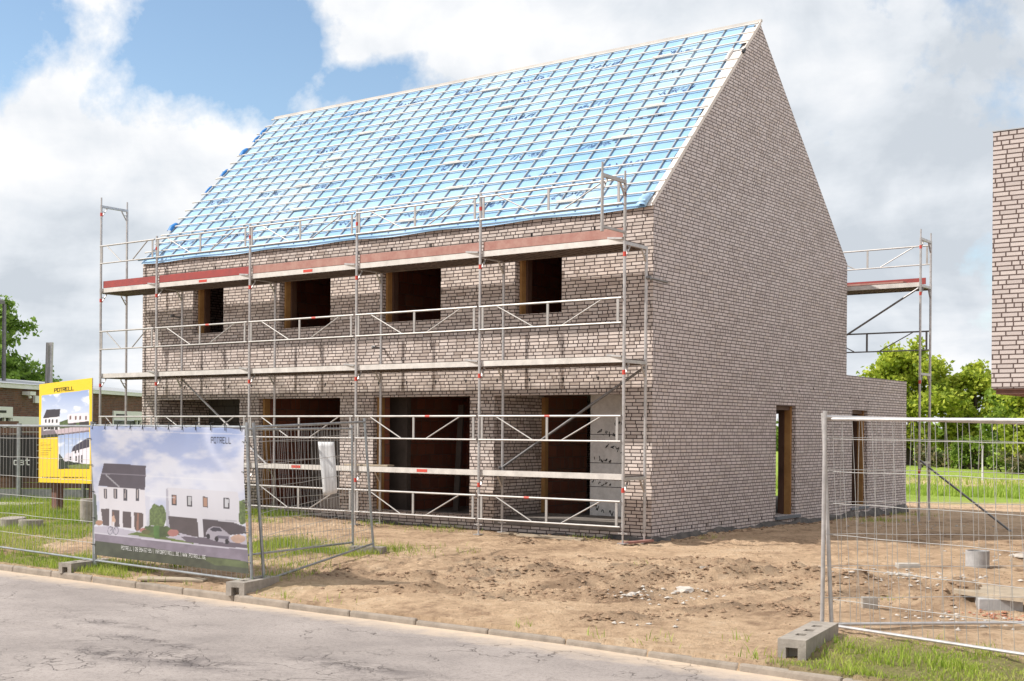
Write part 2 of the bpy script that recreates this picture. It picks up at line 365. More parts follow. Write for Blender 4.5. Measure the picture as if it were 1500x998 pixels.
def grid_mesh(name, X, Y, zf, mat):
    XX, YY = np.meshgrid(X, Y, indexing='xy'); ZZ = zf(XX, YY)
    V = np.stack([XX, YY, ZZ], -1).reshape(-1, 3); nx, ny = len(X), len(Y)
    i = np.arange(ny-1)[:,None]*nx + np.arange(nx-1)[None,:]
    F = np.stack([i, i+1, i+nx+1, i+nx], -1).reshape(-1, 4)
    return mesh_np(name, V, F, mat), XX.ravel(), YY.ravel()
gx = axis(-8, 9.3, .05, 1800, 1.10); gy = axis(-9.8, 1.5, .05, 1800, 1.10)
ground, px, py = grid_mesh('ground', gx, gy, height, M['ground']); tag(ground, None, kind='structure')
mk = np.zeros((len(px), 3)); mk[:,0] = grass_mask(px, py)
d = np.full(len(px), 9.)
for pts, h in RIDGES: d = np.minimum(d, seg_dist(px, py, pts))
mk[:,1] = .75*np.exp(-(d/.24)**2)*sstep(.36,.58,fbm(px*2.3+9, py*2.3, 2))
for bx, by, r, h in BLOBS: mk[:,1] = np.maximum(mk[:,1], .8*np.exp(-((px-bx)**2+(py-by)**2)/(r*1.1)**2))
mk[:,1] = np.maximum(mk[:,1], .75*sstep(.30,.05,np.abs(py+.12))*(px < .2)*(px > -14))
# field beyond the site: grass, a sandy strip, grass again
dd = -.587*(px-11)+.81*(py+19.4); wob = 4*(fbm(px*.08, py*.08, 3)-.5)*2
fg = sstep(36.5, 38.5, dd+wob) * (1 - .85*sstep(50, 52, dd+wob)*sstep(64, 60, dd+wob))
far_left = sstep(-12, -16, px)*sstep(-7, -6, py); fg = np.maximum(fg, far_left*.8)
mk[:,2] = np.clip(fg, 0, 1); attr(ground, 'mask', mk)

rx = axis(-12, 12, .12, 1800, 1.15); ry = np.concatenate([[-17.2,-16.6], np.arange(-16, 0, .1), [0, .12]])
# road: strip between the kerb line and the far edge, swept along x
tt = np.concatenate([np.linspace(0, 1, 90)]); RX, TT = np.meshgrid(rx, tt)
RY = kerb_y(RX) + .01 - TT*7.2 ; RZ = -.105 + .05*np.sin(np.clip(TT,0,1)*math.pi) + .006*(fbm(RX*2, RY*2, 3)-.5)
for bx, by, r in ((2.0,-11.9,.30),(1.35,-11.9,.2)): RZ -= .025*np.exp(-((RX-bx)**2+((RY-by)*1.6)**2)/r**2)
V = np.stack([RX, RY, RZ], -1).reshape(-1,3); nx, ny = len(rx), len(tt)
i = np.arange(ny-1)[:,None]*nx + np.arange(nx-1)[None,:]; F = np.stack([i, i+nx, i+nx+1, i+1], -1).reshape(-1,4)
road = mesh_np('road', V, F, M['road']); tag(road, None, kind='structure')
rm = np.zeros((V.shape[0], 3)); dk = kerb_y(V[:,0])-V[:,1]
rm[:,0] = np.clip(1.0-dk/ (.45+.6*fbm(V[:,0]*.7, V[:,1]*.7, 3)), 0, 1)*.95
for bx, by, sx, sy in ((1.9,-11.85,.9,.28),(1.2,-12.05,.7,.25),(.9,-11.4,.8,.15),(3.3,-11.1,.9,.2),(4.6,-11.4,.9,.3),(-.5,-10.9,.6,.12)):
    rm[:,1] = np.maximum(rm[:,1], np.exp(-((V[:,0]-bx)/sx)**2-((V[:,1]-by)/sy)**2))
attr(road, 'mask', rm)

# kerb stones laid one after the other
def kerb():
    mb = MB(); x = -42.
    while x < 30:
        L = 1.0; x1 = x+L-.005; a = Vector((x, float(kerb_y(x)), 0)); b = Vector((x1, float(kerb_y(x1)), 0)); rnd = random.uniform(-.004, .004)
        low = -.035 if x < 0 else -.055
        if x > 1 and x < 6.0: low = -.068
        mid = (a+b)/2; mid.z = -.10+rnd+low; dirx = (b-a).normalized(); mid += Vector((-dirx.y, dirx.x, 0))*.07
        mb.bar(mid-dirx*(b-a).length/2, mid+dirx*(b-a).length/2, .15, .24); x += L
    o = mb.build('kerb', M['kerb'], bevel=.025); tag(o, None, kind='structure')
kerb()

# ------------------------------------------------------------------ the house under construction
L, D, HE, DX, HX, AY, AZ = 14.09, 9.18, 6.02, 13.42, 3.41, 4.33, 10.37
house = thing('brick_house', 'unfinished pale brick house with blue underlay roof and empty window openings', 'house', (-7, 4.5, 0))
def wall_y(mb, y, y2, x0, x1, z0, z1, holes):
    """wall in a plane y..y2 with rectangular holes (x0,x1,z0,z1)"""
    xs = sorted({x0, x1, *[h[0] for h in holes], *[h[1] for h in holes]}); zs = sorted({z0, z1, *[h[2] for h in holes], *[h[3] for h in holes]})
    inh = lambda x, z: any(h[0] < x < h[1] and h[2] < z < h[3] for h in holes)
    for a, b in zip(xs[:-1], xs[1:]):
        for c, d_ in zip(zs[:-1], zs[1:]):
            if inh((a+b)/2, (c+d_)/2): continue
            mb.poly([(a,y,c),(b,y,c),(b,y,d_),(a,y,d_)]); mb.poly([(b,y2,c),(a,y2,c),(a,y2,d_),(b,y2,d_)])
    for h in holes:
        a, b, c, d_ = h
        mb.poly([(a,y,c),(a,y,d_),(a,y2,d_),(a,y2,c)]); mb.poly([(b,y,d_),(b,y,c),(b,y2,c),(b,y2,d_)])
        mb.poly([(a,y,d_),(b,y,d_),(b,y2,d_),(a,y2,d_)])
        mb.poly([(a,y,c),(a,y2,c),(b,y2,c),(b,y,c)])
    mb.poly([(x0,y,z1),(x1,y,z1),(x1,y2,z1),(x0,y2,z1)]); mb.poly([(x0,y,z0),(x0,y,z1),(x0,y2,z1),(x0,y2,z0)]); mb.poly([(x1,y2,z0),(x1,y2,z1),(x1,y,z1),(x1,y,z0)])
WT = .30
# grid helper: wall along y made by swapping axes
def swap(mb, x_front):
    """turn a wall built along x (facing -y) into one along y whose outer face lies at x = x_front facing +x"""
    mb.v = [(x_front - y, x, z) for x, y, z in mb.v]
UPW = [(-12.25,-11.2,4.25,5.33), (-9.38,-7.83,4.25,5.33), (-6.40,-4.81,4.25,5.33), (-3.0,-1.93,4.25,5.33)]
GRD = [(-13.44,-10.64,.32,2.72), (-10.01,-7.53,.36,2.72), (-6.59,-4.06,.40,2.72), (-3.47,-.61,.34,2.72)]
mb = MB(); wall_y(mb, 0, WT, -L+.002, -.002, -.1, HE, UPW+GRD)
front = mb.build('front_wall', M['brick'], house)
# right gable with the flat-roofed rear part in the same plane
mb = MB(); wall_y(mb, 0, WT, 0.002, DX, -.15, HX, [(5.23,6.25,.28,2.62),(9.56,10.58,.27,2.60)])
wall_y(mb, 0, WT, 0.002, D, HX, HE, [])
mb.poly([(0,0,HE),(D,0,HE),(AY,0,AZ)]); mb.poly([(D,WT,HE),(0,WT,HE),(AY,WT,AZ)])
mb.poly([(0,0,HE),(AY,0,AZ),(AY,WT,AZ),(0,WT,HE)]); mb.poly([(AY,0,AZ),(D,0,HE),(D,WT,HE),(AY,WT,AZ)])
swap(mb, 0); mb.v = [(x, y, z) for x, y, z in mb.v]
gable = mb.build('gable_wall', M['brick_gable'], house)
mb = MB(); wall_y(mb, 0, WT, 0.002, DX, -.15, HX, []); wall_y(mb, 0, WT, 0.002, D, HX, HE, [])
mb.poly([(0,0,HE),(D,0,HE),(AY,0,AZ)]); mb.poly([(D,WT,HE),(0,WT,HE),(AY,WT,AZ)]); mb.poly([(0,0,HE),(AY,0,AZ),(AY,WT,AZ),(0,WT,HE)]); mb.poly([(AY,0,AZ),(D,0,HE),(D,WT,HE),(AY,WT,AZ)])
mb.v = [(-L + y, x, z) for x, y, z in mb.v]; mb.build('far_gable_wall', M['brick_gable'], house)
mb = MB(); wall_y(mb, D-WT, D, -L+WT, -WT, -.1, HE, [(-6.5,-.6,.0,2.5)]); wall_y(mb, DX-WT, DX, -L+WT, -WT, -.1, HX, [(-5.2,-.7,.05,2.62),(-11,-7,.05,2.6)])
mb.build('rear_wall', M['brick_gable'], house)
mb = MB(); mb.box(-L+WT, D, HX-.35, -WT, DX-WT, HX-.12); mb.build('flat_roof', M['slab'], house)
mb = MB(); mb.box(-L+WT, WT, .1, -WT, DX-WT, .30); mb.build('ground_floor_slab', M['slab'], house)
mb = MB(); mb.box(-L+WT, WT, 2.80, -WT, D-WT, 3.05); mb.build('upper_floor_slab', M['slab'], house)
mb = MB(); mb.box(-L+WT, WT, 5.72, -WT, D-WT, 5.9); mb.build('attic_floor', M['timber_brown'], house)
# inner leaf and partitions
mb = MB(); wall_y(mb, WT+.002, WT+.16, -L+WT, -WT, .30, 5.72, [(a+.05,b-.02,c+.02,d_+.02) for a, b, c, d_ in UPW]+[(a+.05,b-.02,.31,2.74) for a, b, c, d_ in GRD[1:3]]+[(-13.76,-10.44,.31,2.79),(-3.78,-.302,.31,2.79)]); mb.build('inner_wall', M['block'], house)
mb = MB(); wall_y(mb, 3.6, 3.75, -L+WT, -5.2, .30, 2.8, [(-9.4,-8.5,.31,2.4)]); wall_y(mb, 3.2, 3.35, -L+WT, -WT, 3.05, 5.72, [(-8.2,-7.3,3.06,5.1),(-5.3,-4.6,3.06,5.1)])
mb.build('partition_wall', M['block'], house)
for x in (-10.4, -7.1, -3.8):
    mb = MB(); mb.box(x, WT+.17, .30, x+.15, 3.6, 2.8); mb.box(x, WT+.17, 3.05, x+.15, 3.2, 5.72); mb.build('partition_wall', M['block'], house)
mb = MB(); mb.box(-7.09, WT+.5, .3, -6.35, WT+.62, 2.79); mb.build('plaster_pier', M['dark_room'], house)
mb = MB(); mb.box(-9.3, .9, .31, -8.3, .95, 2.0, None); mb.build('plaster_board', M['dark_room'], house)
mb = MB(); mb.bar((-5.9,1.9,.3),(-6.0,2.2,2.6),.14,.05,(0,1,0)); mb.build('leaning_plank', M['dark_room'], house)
# porch recesses
mb = MB(); mb.box(-3.77, WT, .31, -3.47, 1.7, 2.79); mb.build('porch_wall', M['brick'], house)
mb = MB(); mb.box(-2.36, 1.7, .31, -.30, 1.85, 2.79); bd = mb.build('insulation_board', M['board'], house)
mb = MB(); mb.box(-.60, WT, .31, -.31, 1.7, 2.79); mb.build('porch_wall', M['board'], house)
mb = MB(); mb.box(-13.74, WT, .31, -13.44, 1.51, 2.79); mb.build('porch_wall', M['brick'], house)
mb = MB(); mb.box(-13.44, 1.51, .31, -10.45, 1.7, 2.79); mb.build('porch_wall', M['grey_block'], house)
mb = MB(); mb.box(-3.44, -.03, .26, -.64, .0, .335); mb.box(-3.4, .3, .345, -.62, 1.68, .39); mb.build('porch_step', M['slab'], house)
# joints and printing of the insulation boards
mb = MB()
for z in (.95, 1.42, 1.98, 2.35): mb.box(-2.36, 1.694, z, -.62, 1.698, z+.012)
mb.box(-1.28, 1.69, 1.42, -1.24, 1.696, 2.3)
def scribble(mb, org, ex, ey, size, n, rnd, w=.018, slant=.35):
    """a run of hand-sized letter strokes on the plane spanned by ex, ey"""
    org = Vector(org); ex = Vector(ex); ey = Vector(ey); nn = ex.cross(ey).normalized()
    x = 0
    for k in range(n):
        cw = size*rnd.uniform(.5, .8); pts = [(rnd.choice((0,.5,1)), rnd.choice((0,.5,1))) for _ in range(4)]
        for (a, b), (c, d_) in zip(pts[:-1], pts[1:]):
            if (a, b) == (c, d_): continue
            p = org + ex*(x+a*cw+b*slant*size) + ey*b*size; q = org + ex*(x+c*cw+d_*slant*size) + ey*d_*size
            dv = (q-p).normalized(); sd = dv.cross(nn)*w/2
            mb.poly([p-sd, q-sd, q+sd, p+sd])
        x += cw*1.35 + (size*.5 if rnd.random() < .12 else 0)
rnd = random.Random(5)
for x, z in ((-2.3,.52),(-2.32,1.05),(-2.0,1.72),(-2.28,1.5),(-1.85,2.18),(-2.2,2.02),(-1.35,1.2),(-1.3,1.55),(-1.6,2.5),(-1.6,.75)):
    scribble(mb, (x, 1.693, z), Vector((1,0,-.28)).normalized(), (0,0,1), .10, 5, rnd, .016)
mb.build('board_print', M['black'], bd)
# timber jambs left of the openings
for (a, b, c, d_) in UPW:
    w = tag(bpy.data.objects.new('window_frame', None), None); w.parent = house; COL.objects.link(w)
    mb = MB(); mb.box(a+.003, .15, c+.003, a+.05, .29, d_-.003); mb.build('jamb', M['timber'], w)
    mb = MB(); mb.box(a+.003, .293, c+.003, a+.09, .44, d_-.003); mb.box(a+.05, .16, c+.003, b-.01, .28, c+.02); mb.box(b-.03, .2, c+.003, b-.003, .29, d_-.003); mb.build('rail', M['timber_brown'], w)
for (a, b, c, d_) in GRD[1:3]:
    mb = MB(); mb.box(a+.003, .12, c+.003, a+.06, .285, d_-.003); mb.build('jamb', M['timber'], house)
mb = MB(); mb.box(-3.465, 1.60, .4, -3.38, 1.72, 2.72); mb.build('jamb', M['timber'], house)
for y1, c, d_ in ((6.25,.28,2.62),(10.58,.27,2.60)):
    w = bpy.data.objects.new('window_frame', None); w.parent = house; COL.objects.link(w)
    mb = MB(); mb.box(-.23, y1-.07, c+.003, -.09, y1-.003, d_-.003); mb.build('jamb', M['timber'], w)
    mb = MB(); mb.box(-.36, y1-.10, c+.003, -.234, y1-.003, d_-.003); mb.box(-.3, y1-1.02+.003, d_-.09, -.1, y1-.1, d_-.003); mb.build('rail', M['timber_brown'], w)
mb = MB(); mb.box(-.12, 5.2, .215, .05, 6.45, .278); mb.build('window_sill', M['bluestone'], house)
mb = MB(); mb.box(-.14, 9.5, .215, .03, 10.66, .268); mb.build('window_sill', M['bluestone'], house)
# rough base course
def rough_strip(name, pts_fn, n, mat):
    mb = MB()
    for i in range(n): pass
def plinth_strip(a, b, nrm, zt, name='plinth'):
    a = Vector(a); b = Vector(b); nrm = Vector(nrm); n = int((b-a).length/.06); K = 7; V = []; F = []
    for i in range(n+1):
        p = a.lerp(b, i/n); s = (b-a).length*i/n
        top = zt + .10*(float(fbm(np.array([s*1.7]), np.array([nrm.x*5+2.]), 3)[0])-.5)*2
        for j in range(K):
            z = -.25 + (top+.25)*j/(K-1); t = .075*(1-j/(K-1))**.6 + .03
            t *= .4+1.2*float(vnoise(np.array([s*4.]), np.array([z*9.+j]))[0]); t = .003 if j == K-1 else t
            V.append(p+nrm*t+Vector((0,0,z)))
    for i in range(n):
        for j in range(K-1):
            q = i*K+j; F.append((q, q+K, q+K+1, q+1))
    me = mesh_np(name, np.array([tuple(v) for v in V]), np.array(F), M['plinth'], house); return me
plinth_strip((0.003,0,0),(0.003,DX,0),(1,0,0),.17); plinth_strip((-L,-.003,0),(0,-.003,0),(0,-1,0),.17)
# open joints left for water and for the putlogs
mb = MB()
for k in range(9): mb.box(0, .27+.609*k, .262, .004, .30+.609*k, .318)
for y, z in ((5.5,2.95),(6.4,2.92),(9.4,2.86),(9.95,2.87),(10.6,2.78),(7.2,3.0)): mb.box(0, y, z, .004, y+.03, z+.055)
rn = random.Random(3); x = -13.6
while x < -1:
    mb.box(x, -.004, 5.70, x+.035, 0, 5.765); x += rn.choice((.38,1.05,.9,1.4))
for k in range(17): mb.box(-13.3+k*.76, -.004, 2.98, -13.27+k*.76, 0, 3.04)
tag(mb.build('open_joints', M['black_hole'], house), None, kind='stuff')

# roof
sl = Vector((0, AY+.05, AZ-HE)); sl_len = sl.length; sl.normalize(); nrm = Vector((0, -sl.z, sl.y))
def roof_pt(x, s, h): return Vector((x, -.05, HE)) + sl*s + nrm*h
V = []; F = []; nx, ns = 120, 56
for j in range(ns+1):
    s = sl_len*j/ns
    for i in range(nx+1):
        x = -L + .02 + (L-.02)*i/nx
        edge = .06 + .09*float(vnoise(np.array([s*2.1]), np.array([3.3]))[0])
        xr = min(x, -edge) if i > nx-2 else x
        h = .028 + .005*(float(fbm(np.array([x*1.7]), np.array([s*1.9]), 3)[0])-.5)*2
        p = roof_pt(xr, s, h)
        if j == 0: p.z -= .03 + (.03*math.sin(x*1.3)**2)
        V.append(tuple(p))
for j in range(ns):
    for i in range(nx):
        q = j*(nx+1)+i; F.append((q, q+1, q+nx+2, q+nx+1))
mem = mesh_np('roof_underlay', np.array(V), np.array(F), M['membrane'], house)
mb = MB()   # roof boarding, both slopes
for pts in ([roof_pt(-L+.01,0,0), roof_pt(-.01,0,0), roof_pt(-.01,sl_len,0), roof_pt(-L+.01,sl_len,0)],): mb.poly(pts)
mb.poly([(-L+.01,AY,AZ),(-.01,AY,AZ),(-.01,D,HE),(-L+.01,D,HE)]); mb.build('roof_boarding', M['membrane_white'], house)
mb = MB(); mb.bar((-L-.05,AY,AZ+.065),(.03,AY,AZ+.065),.06,.05); mb.build('ridge_batten', M['batten'], house)
mb = MB(); mb.bar(roof_pt(-L-.05,.02,.10), roof_pt(-.1,.02,.10), .04, .05, nrm); mb.build('eaves_batten', M['membrane'], house)
nb = 18
for k in range(nb):
    s = .34 + (sl_len-.42)*k/(nb-1); mb = MB(); rb = random.Random(k)
    x = -L - rb.uniform(.02,.12)
    while x < -.02:   # laths butt or overlap where two lengths meet
        x1 = min(x+rb.choice((3.9,4.2,4.5)), .02+rb.uniform(-.12,.03)); 
        if .02 - x1 < 1: x1 = .02+rb.uniform(-.10,.03)
        o = .0 if rb.random() < .5 else .05
        mb.bar(roof_pt(x,s,.072), roof_pt(x1,s+rb.uniform(-.006,.006),.072), .034, .020, nrm)
        if x1 < -1 and k % 3 == 0: mb.bar(roof_pt(x1-.28,s+.04,.072), roof_pt(x1+.16,s+.04,.072), .04, .03, nrm)
        x = x1+.002
    mb.build('roof_batten', M['batten'], mem)
k = 0; x = -L+.12
while x < -.05:
    mb = MB(); mb.bar(roof_pt(x,.06,.049), roof_pt(x,sl_len-.02,.049), .022, .022, nrm); mb.build('counter_batten', M['batten_grey'], mem); x += .456
mb = MB(); rp = random.Random(21)
for r_ in range(7):
    s = .55 + r_*.83
    x = -L+.5+rp.uniform(0,.8)+(.4 if r_ % 2 else 0)
    while x < -1.2:
        scribble(mb, roof_pt(x, s, .042), (1,0,0), sl, .13, 7, rp, .020, .5); x += rp.uniform(1.75,1.95)
mb.build('underlay_print', M['ink'], mem)
mb = MB()  # bare verge strip where the sheet stops short of the gable
for s0, s1 in ((3.0,5.05),(5.35,5.95)):
    mb.poly([roof_pt(-.17,s0,.064), roof_pt(.012,s0,.064), roof_pt(.012,s1,.064), roof_pt(-.22,s1,.064)])
mb.poly([roof_pt(-.09,.35,.064), roof_pt(.012,.35,.064), roof_pt(.012,3.0,.064), roof_pt(-.06,3.0,.064)])
mb.bar(roof_pt(.014,0,.03), roof_pt(.014,sl_len,.03), .02, .07, nrm)
mb.build('verge_strip', M['membrane_white'], house)
def fold(c, r, wd, mat, name, seed, par):
    rr = random.Random(seed); V = []; F = []
    for i in range(9):
        for j in range(7):
            a = i/8*math.pi*1.1; u = (j/6-.5)*wd
            V.append(tuple(Vector(c) + sl*(u) + nrm*(r*math.sin(a)*(1-abs(j/6-.5))*1.1+.03) + Vector((-r*math.cos(a)*(1+.3*rr.random()),0,0))))
    for i in range(8):
        for j in range(6): q = i*7+j; F.append((q,q+1,q+8,q+7))
    return mesh_np(name, np.array(V), np.array(F), mat, par)
for k, (s, r) in enumerate(((1.32,.11),(3.62,.07),(4.55,.10),(5.15,.06),(5.5,.07),(2.9,.05))): fold(roof_pt(-L+.05, s, .04), r*.6, .30, M['blue_fold'], 'sheet_fold', k, mem)
fold(roof_pt(-.20, .10, .02), .09, .30, M['membrane'], 'sheet_fold', 40, mem); fold(roof_pt(-.24, 4.95, .05), .035, .42, M['membrane_white'], 'sheet_fold', 42, mem)
mb = MB(); mb.bar(roof_pt(.03,4.98,.05), roof_pt(.03,5.12,.05), .05, .05, nrm); mb.build('verge_clip', M['black'], house)
adopt(house)

# ------------------------------------------------------------------ scaffold in front of the facade
SX = [.03, -3.044, -6.118, -9.192, -12.265, -14.31]; FY, BY = -1.03, -.30; LV = [1.27, 3.27, 5.27]
def gusset(mb, x, y, z, sgn):
    a = Vector((x, y+sgn*.02, z-.22)); b = Vector((x, y+sgn*.15, z-.03)); mb.bar(a, b, .012, .035, (1,0,0)); mb.bar((x,y+sgn*.03,z-.10), (x,y+sgn*.10,z-.10), .012, .03, (1,0,0))
    mb.bar(b, (x, y+sgn*.15, z), .012, .04, (1,0,0))
def frame(par, x, y0, y1, z0, z1, mat, transom=True, top=.12, red=True, bottom=False):
    mb = MB(); e = top
    for y in (y0, y1): mb.tube((x,y,z0), (x,y,z1), .027, 10)
    if transom: mb.bar((x,y0,z1-.03), (x,y1,z1-.03), .05, .055, (0,0,1)); gusset(mb, x, y0, z1-.05, 1); gusset(mb, x, y1, z1-.05, -1)
    if bottom: mb.bar((x,y0,z0+.03), (x,y1,z0+.03), .04, .04)
    for y in (y0, y1): mb.tube((x,y,z0-.05), (x,y,z0+.06), .031, 10)
    f = mb.build('upright_frame', mat, par)
    if red:
        mb = MB(); mb.tube((x,y0,z1-.26), (x,y0,z1-.18), .0295, 10); mb.build('red_band', M['red'], f)
    return f
def guard(par, xa, xb, y, z0, z1, mat, sticker=False):
    mb = MB(); r = .019; xa2, xb2 = xa-.03, xb+.03
    mb.tube((xa2,y,z1), (xb2,y,z1), r); mb.tube((xa2,y,z0), (xb2,y,z0), r*.85)
    w = xa-xb
    for x in (xa-.10, (xa+xb)/2, xb+.10): mb.bar((x,y,z0), (x,y,z1), .045, .018, (0,1,0))
    mb.tube((xa-.42*w/3.07*1.0,y,z1-.01), (xa-1.22*w/3.07,y,z0+.01), .013); mb.tube((xb+.42*w/3.07,y,z1-.01), (xb+1.22*w/3.07,y,z0+.01), .013)
    g_ = mb.build('guard_rail', mat, par)
    if sticker is not False:
        mb = MB(); x = xa-w*sticker; mb.tube((x,y,z1), (x-.11,y,z1), r+.002); mb.build('sticker', M['red'], g_)
def deck(par, xa, xb, y0, y1, z, sticker=None, under=M['deck']):
    mb = MB()
    mb.box(xb+.03, y0+.03, z-.035, xa-.03, y1-.03, z+.02)
    n_ = 24
    mb.box(xb+.02, y1-.032, z-.07, xa-.02, y1-.008, z+.03)
    for k in range(n_):
        x = xb+.1+(xa-xb-.2)*k/(n_-1); mb.box(x-.02, y0+.04, z-.06, x+.02, y1-.04, z-.036)
    d_ = mb.build('deck', under, par)
    mb = MB()
    mb.box(xb+.02, y0+.008, z-.045, xa-.02, y0+.032, z+.055)
    mb.build('deck_edge', M['deck_side'], d_)
    if sticker is not None: mb = MB(); x = xa-(xa-xb)*sticker; mb.box(x-.13, y0+.005, z-.02, x+.13, y0+.0075, z+.035); mb.build('sticker', M['red'], d_)
    return d_
sca = thing('scaffold', 'grey steel scaffold with guard rails and red toe boards along the front of the house', 'scaffold', (-7, -.7, 0))
for i, x in enumerate(SX):
    fm = M['steel'] if i in (0, 3, 5) else M['steel']
    gz = H(x, FY)+.02; gzb = H(x, BY)+.02
    frame(sca, x, FY, BY, .42, LV[0], fm); frame(sca, x, FY, BY, LV[0]+.0, LV[1], fm); frame(sca, x, FY, BY, LV[1], LV[2], fm)
    for y, gg in ((FY, gz), (BY, gzb)):
        mb = MB(); mb.tube((x,y,gg), (x,y,.46), .017); mb.box(x-.07, y-.07, gg-.01, x+.07, y+.07, gg+.006)
        mb.tube((x,y,.30), (x,y,.345), .035); mb.bar((x-.09,y,.32), (x+.09,y,.32), .02, .02); mb.build('base_jack', M['steel'], sca)
    if 0 < i < 5:
        mb = MB(); mb.tube((x,FY,LV[2]), (x,FY,6.40), .027, 10)
        f = mb.build('guard_post', M['steel'], sca); mb = MB(); mb.tube((x,FY,6.08), (x,FY,6.15), .0295, 10); mb.build('red_band', M['red'], f)
frame(sca, SX[5], FY, BY, LV[2], 7.30, M['steel']); mb = MB()
for y in (FY, BY): mb.tube((SX[5],y,7.3), (SX[5],y,7.48), .019)
mb.build('spigot', M['steel'], sca)
frame(sca, SX[0], -1.76, FY, LV[2]+.12, 6.30, M['steel_pale'], red=False, bottom=True)
mb = MB(); mb.tube((SX[0],-1.76,6.3), (SX[0],-1.76,6.48), .019); mb.tube((SX[0],FY,6.3), (SX[0],FY,6.46), .019); mb.tube((SX[0],FY,5.95), (SX[0],FY,6.04), .0262); mb.build('spigot', M['steel_pale'], sca)
mb = MB(); mb.tube((SX[0],FY,6.02), (SX[0],FY,6.10), .027, 10); mb.build('red_band', M['red'], sca)
stk = {(0,0):.62, (0,1):.48, (2,2):.35, (1,1):.37, (0,3):False, (3,2):.4, (2,1):False}
for i in range(5):
    xa, xb = SX[i], SX[i+1]
    for j, (z0, z1) in enumerate(((.43,.86),(1.88,2.31),(3.89,4.31),(5.91,6.32))):
        guard(sca, xa, xb, FY-.045, z0, z1, M['steel_pale'], stk.get((i, j), False))
    for j, z in enumerate(LV):
        deck(sca, xa, xb, FY+.02, BY-.02, z+(.0 if j < 2 else .01), {(1,0):.45, (1,2):None, (3,2):.5, (2,0):.55, (4,2):None, (2,2):.45}.get((i, j)))
    mb = MB(); mb.box(xb+.05, FY+.03, LV[2]+.075, xa-.05, FY+.06, LV[2]+.235)
    mb.build('toe_board', M['red_board'] if i >= 3 else M['faded_board'], sca)
for a, b in (((.0,BY,3.16),(-3.06,BY,1.35)), ((-12.27,BY,3.19),(-9.3,BY,1.20))):
    mb = MB(); mb.tube(a, b, .0235, 10); mb.tube((b[0]-.03,b[1]-.05,b[2]), (b[0]+.03,b[1]+.05,b[2]), .03); mb.build('diagonal_brace', M['steel_dark'] if a[0] > -1 else M['steel'], sca)
for x, z, y1 in ((.09,4.72,.34),(-12.6,4.66,-.01),(-6.3,3.73,-.01)):
    mb = MB(); mb.tube((x,BY-.06,z), (x,y1,z-.02), .022); mb.tube((x-.05,BY,z), (x+.03,BY,z), .035); mb.build('anchor_tube', M['steel_dark'], sca)
for i in range(5):   # clamps hooked over the decks at each post
    for z in LV[1:]:
        mb = MB(); mb.bar((SX[i]-.04,FY,z+.05), (SX[i]-.36,FY+.05,z+.085), .05, .03); mb.build('deck_clip', M['steel'], sca)
adopt(sca)
p = tag((lambda mb: (mb.box(-6.5,-.95,1.33,-5.35,-.75,1.36), mb.build('plank', M['wood_grey']))[1])(MB()), 'loose brown plank lying on the lowest scaffold deck', 'plank')
p = tag((lambda mb: (mb.bar((.02,-1.03,.155),(.12,-.22,.155),.12,.035), mb.build('timber_offcut', M['faded_board']))[1])(MB()), 'short reddish board at the foot of the scaffold by the house corner', 'plank')

# scaffold behind the house, one end frame standing clear of the gable
rs = thing('scaffold', 'tall bare scaffold behind the house showing beyond the gable with one red toe board', 'scaffold', (1.6, 9.9, 0)); XR = [1.62, -1.45, -4.52]; YA, YB = 9.5, 10.23
for i, x in enumerate(XR):
    zs = [-.0, 1.40, 3.45, 5.48] if i == 0 else [3.42, 5.48]
    for a, b in zip(zs[:-1], zs[1:]):
        f = frame(rs, x, YA, YB, a, b, M['steel'], red=True)
    mb = MB()
    if i == 0:
        f = frame(rs, x, YA, YB, 5.48, 6.55, M['steel'], red=True); mb = MB()
        for y in (YA, YB): mb.tube((x,y,6.5), (x,y,6.74), .019)
        mb.build('spigot', M['steel'], rs); mb = MB()
        for y in (YA, YB): mb.tube((x,y,-.16), (x,y,.1), .018); mb.box(x-.07,y-.07,-.12,x+.07,y+.07,-.105)
        mb.build('base_jack', M['steel'], rs)
for xa, xb in zip(XR[:-1], XR[1:]):
    guard(rs, xa, xb, YB+.04, 6.02, 6.46, M['steel_pale']); guard(rs, xa, xb, YB+.04, 4.01, 4.45, M['steel_dark']); deck(rs, xa, xb, YA, YB, 5.47, .98)
    mb = MB(); mb.box(xb+.03, YB-.06, 5.55, xa-.1, YB-.03, 5.70); mb.build('toe_board', M['red_board'], rs)
mb = MB(); mb.box(1.2, YA+.05, 5.54, -1.3, YA+.3, 5.58); mb.build('toe_board', M['faded_board'], rs)
mb = MB(); mb.tube((1.58,YA,5.39), (-1.4,YA,3.62), .0235); mb.build('diagonal_brace', M['steel_dark'], rs)
mb = MB(); mb.tube((1.65,YA,1.42), (4.5,7.1,-.10), .0235); mb.build('outrigger', M['steel_dark'], rs)
adopt(rs)

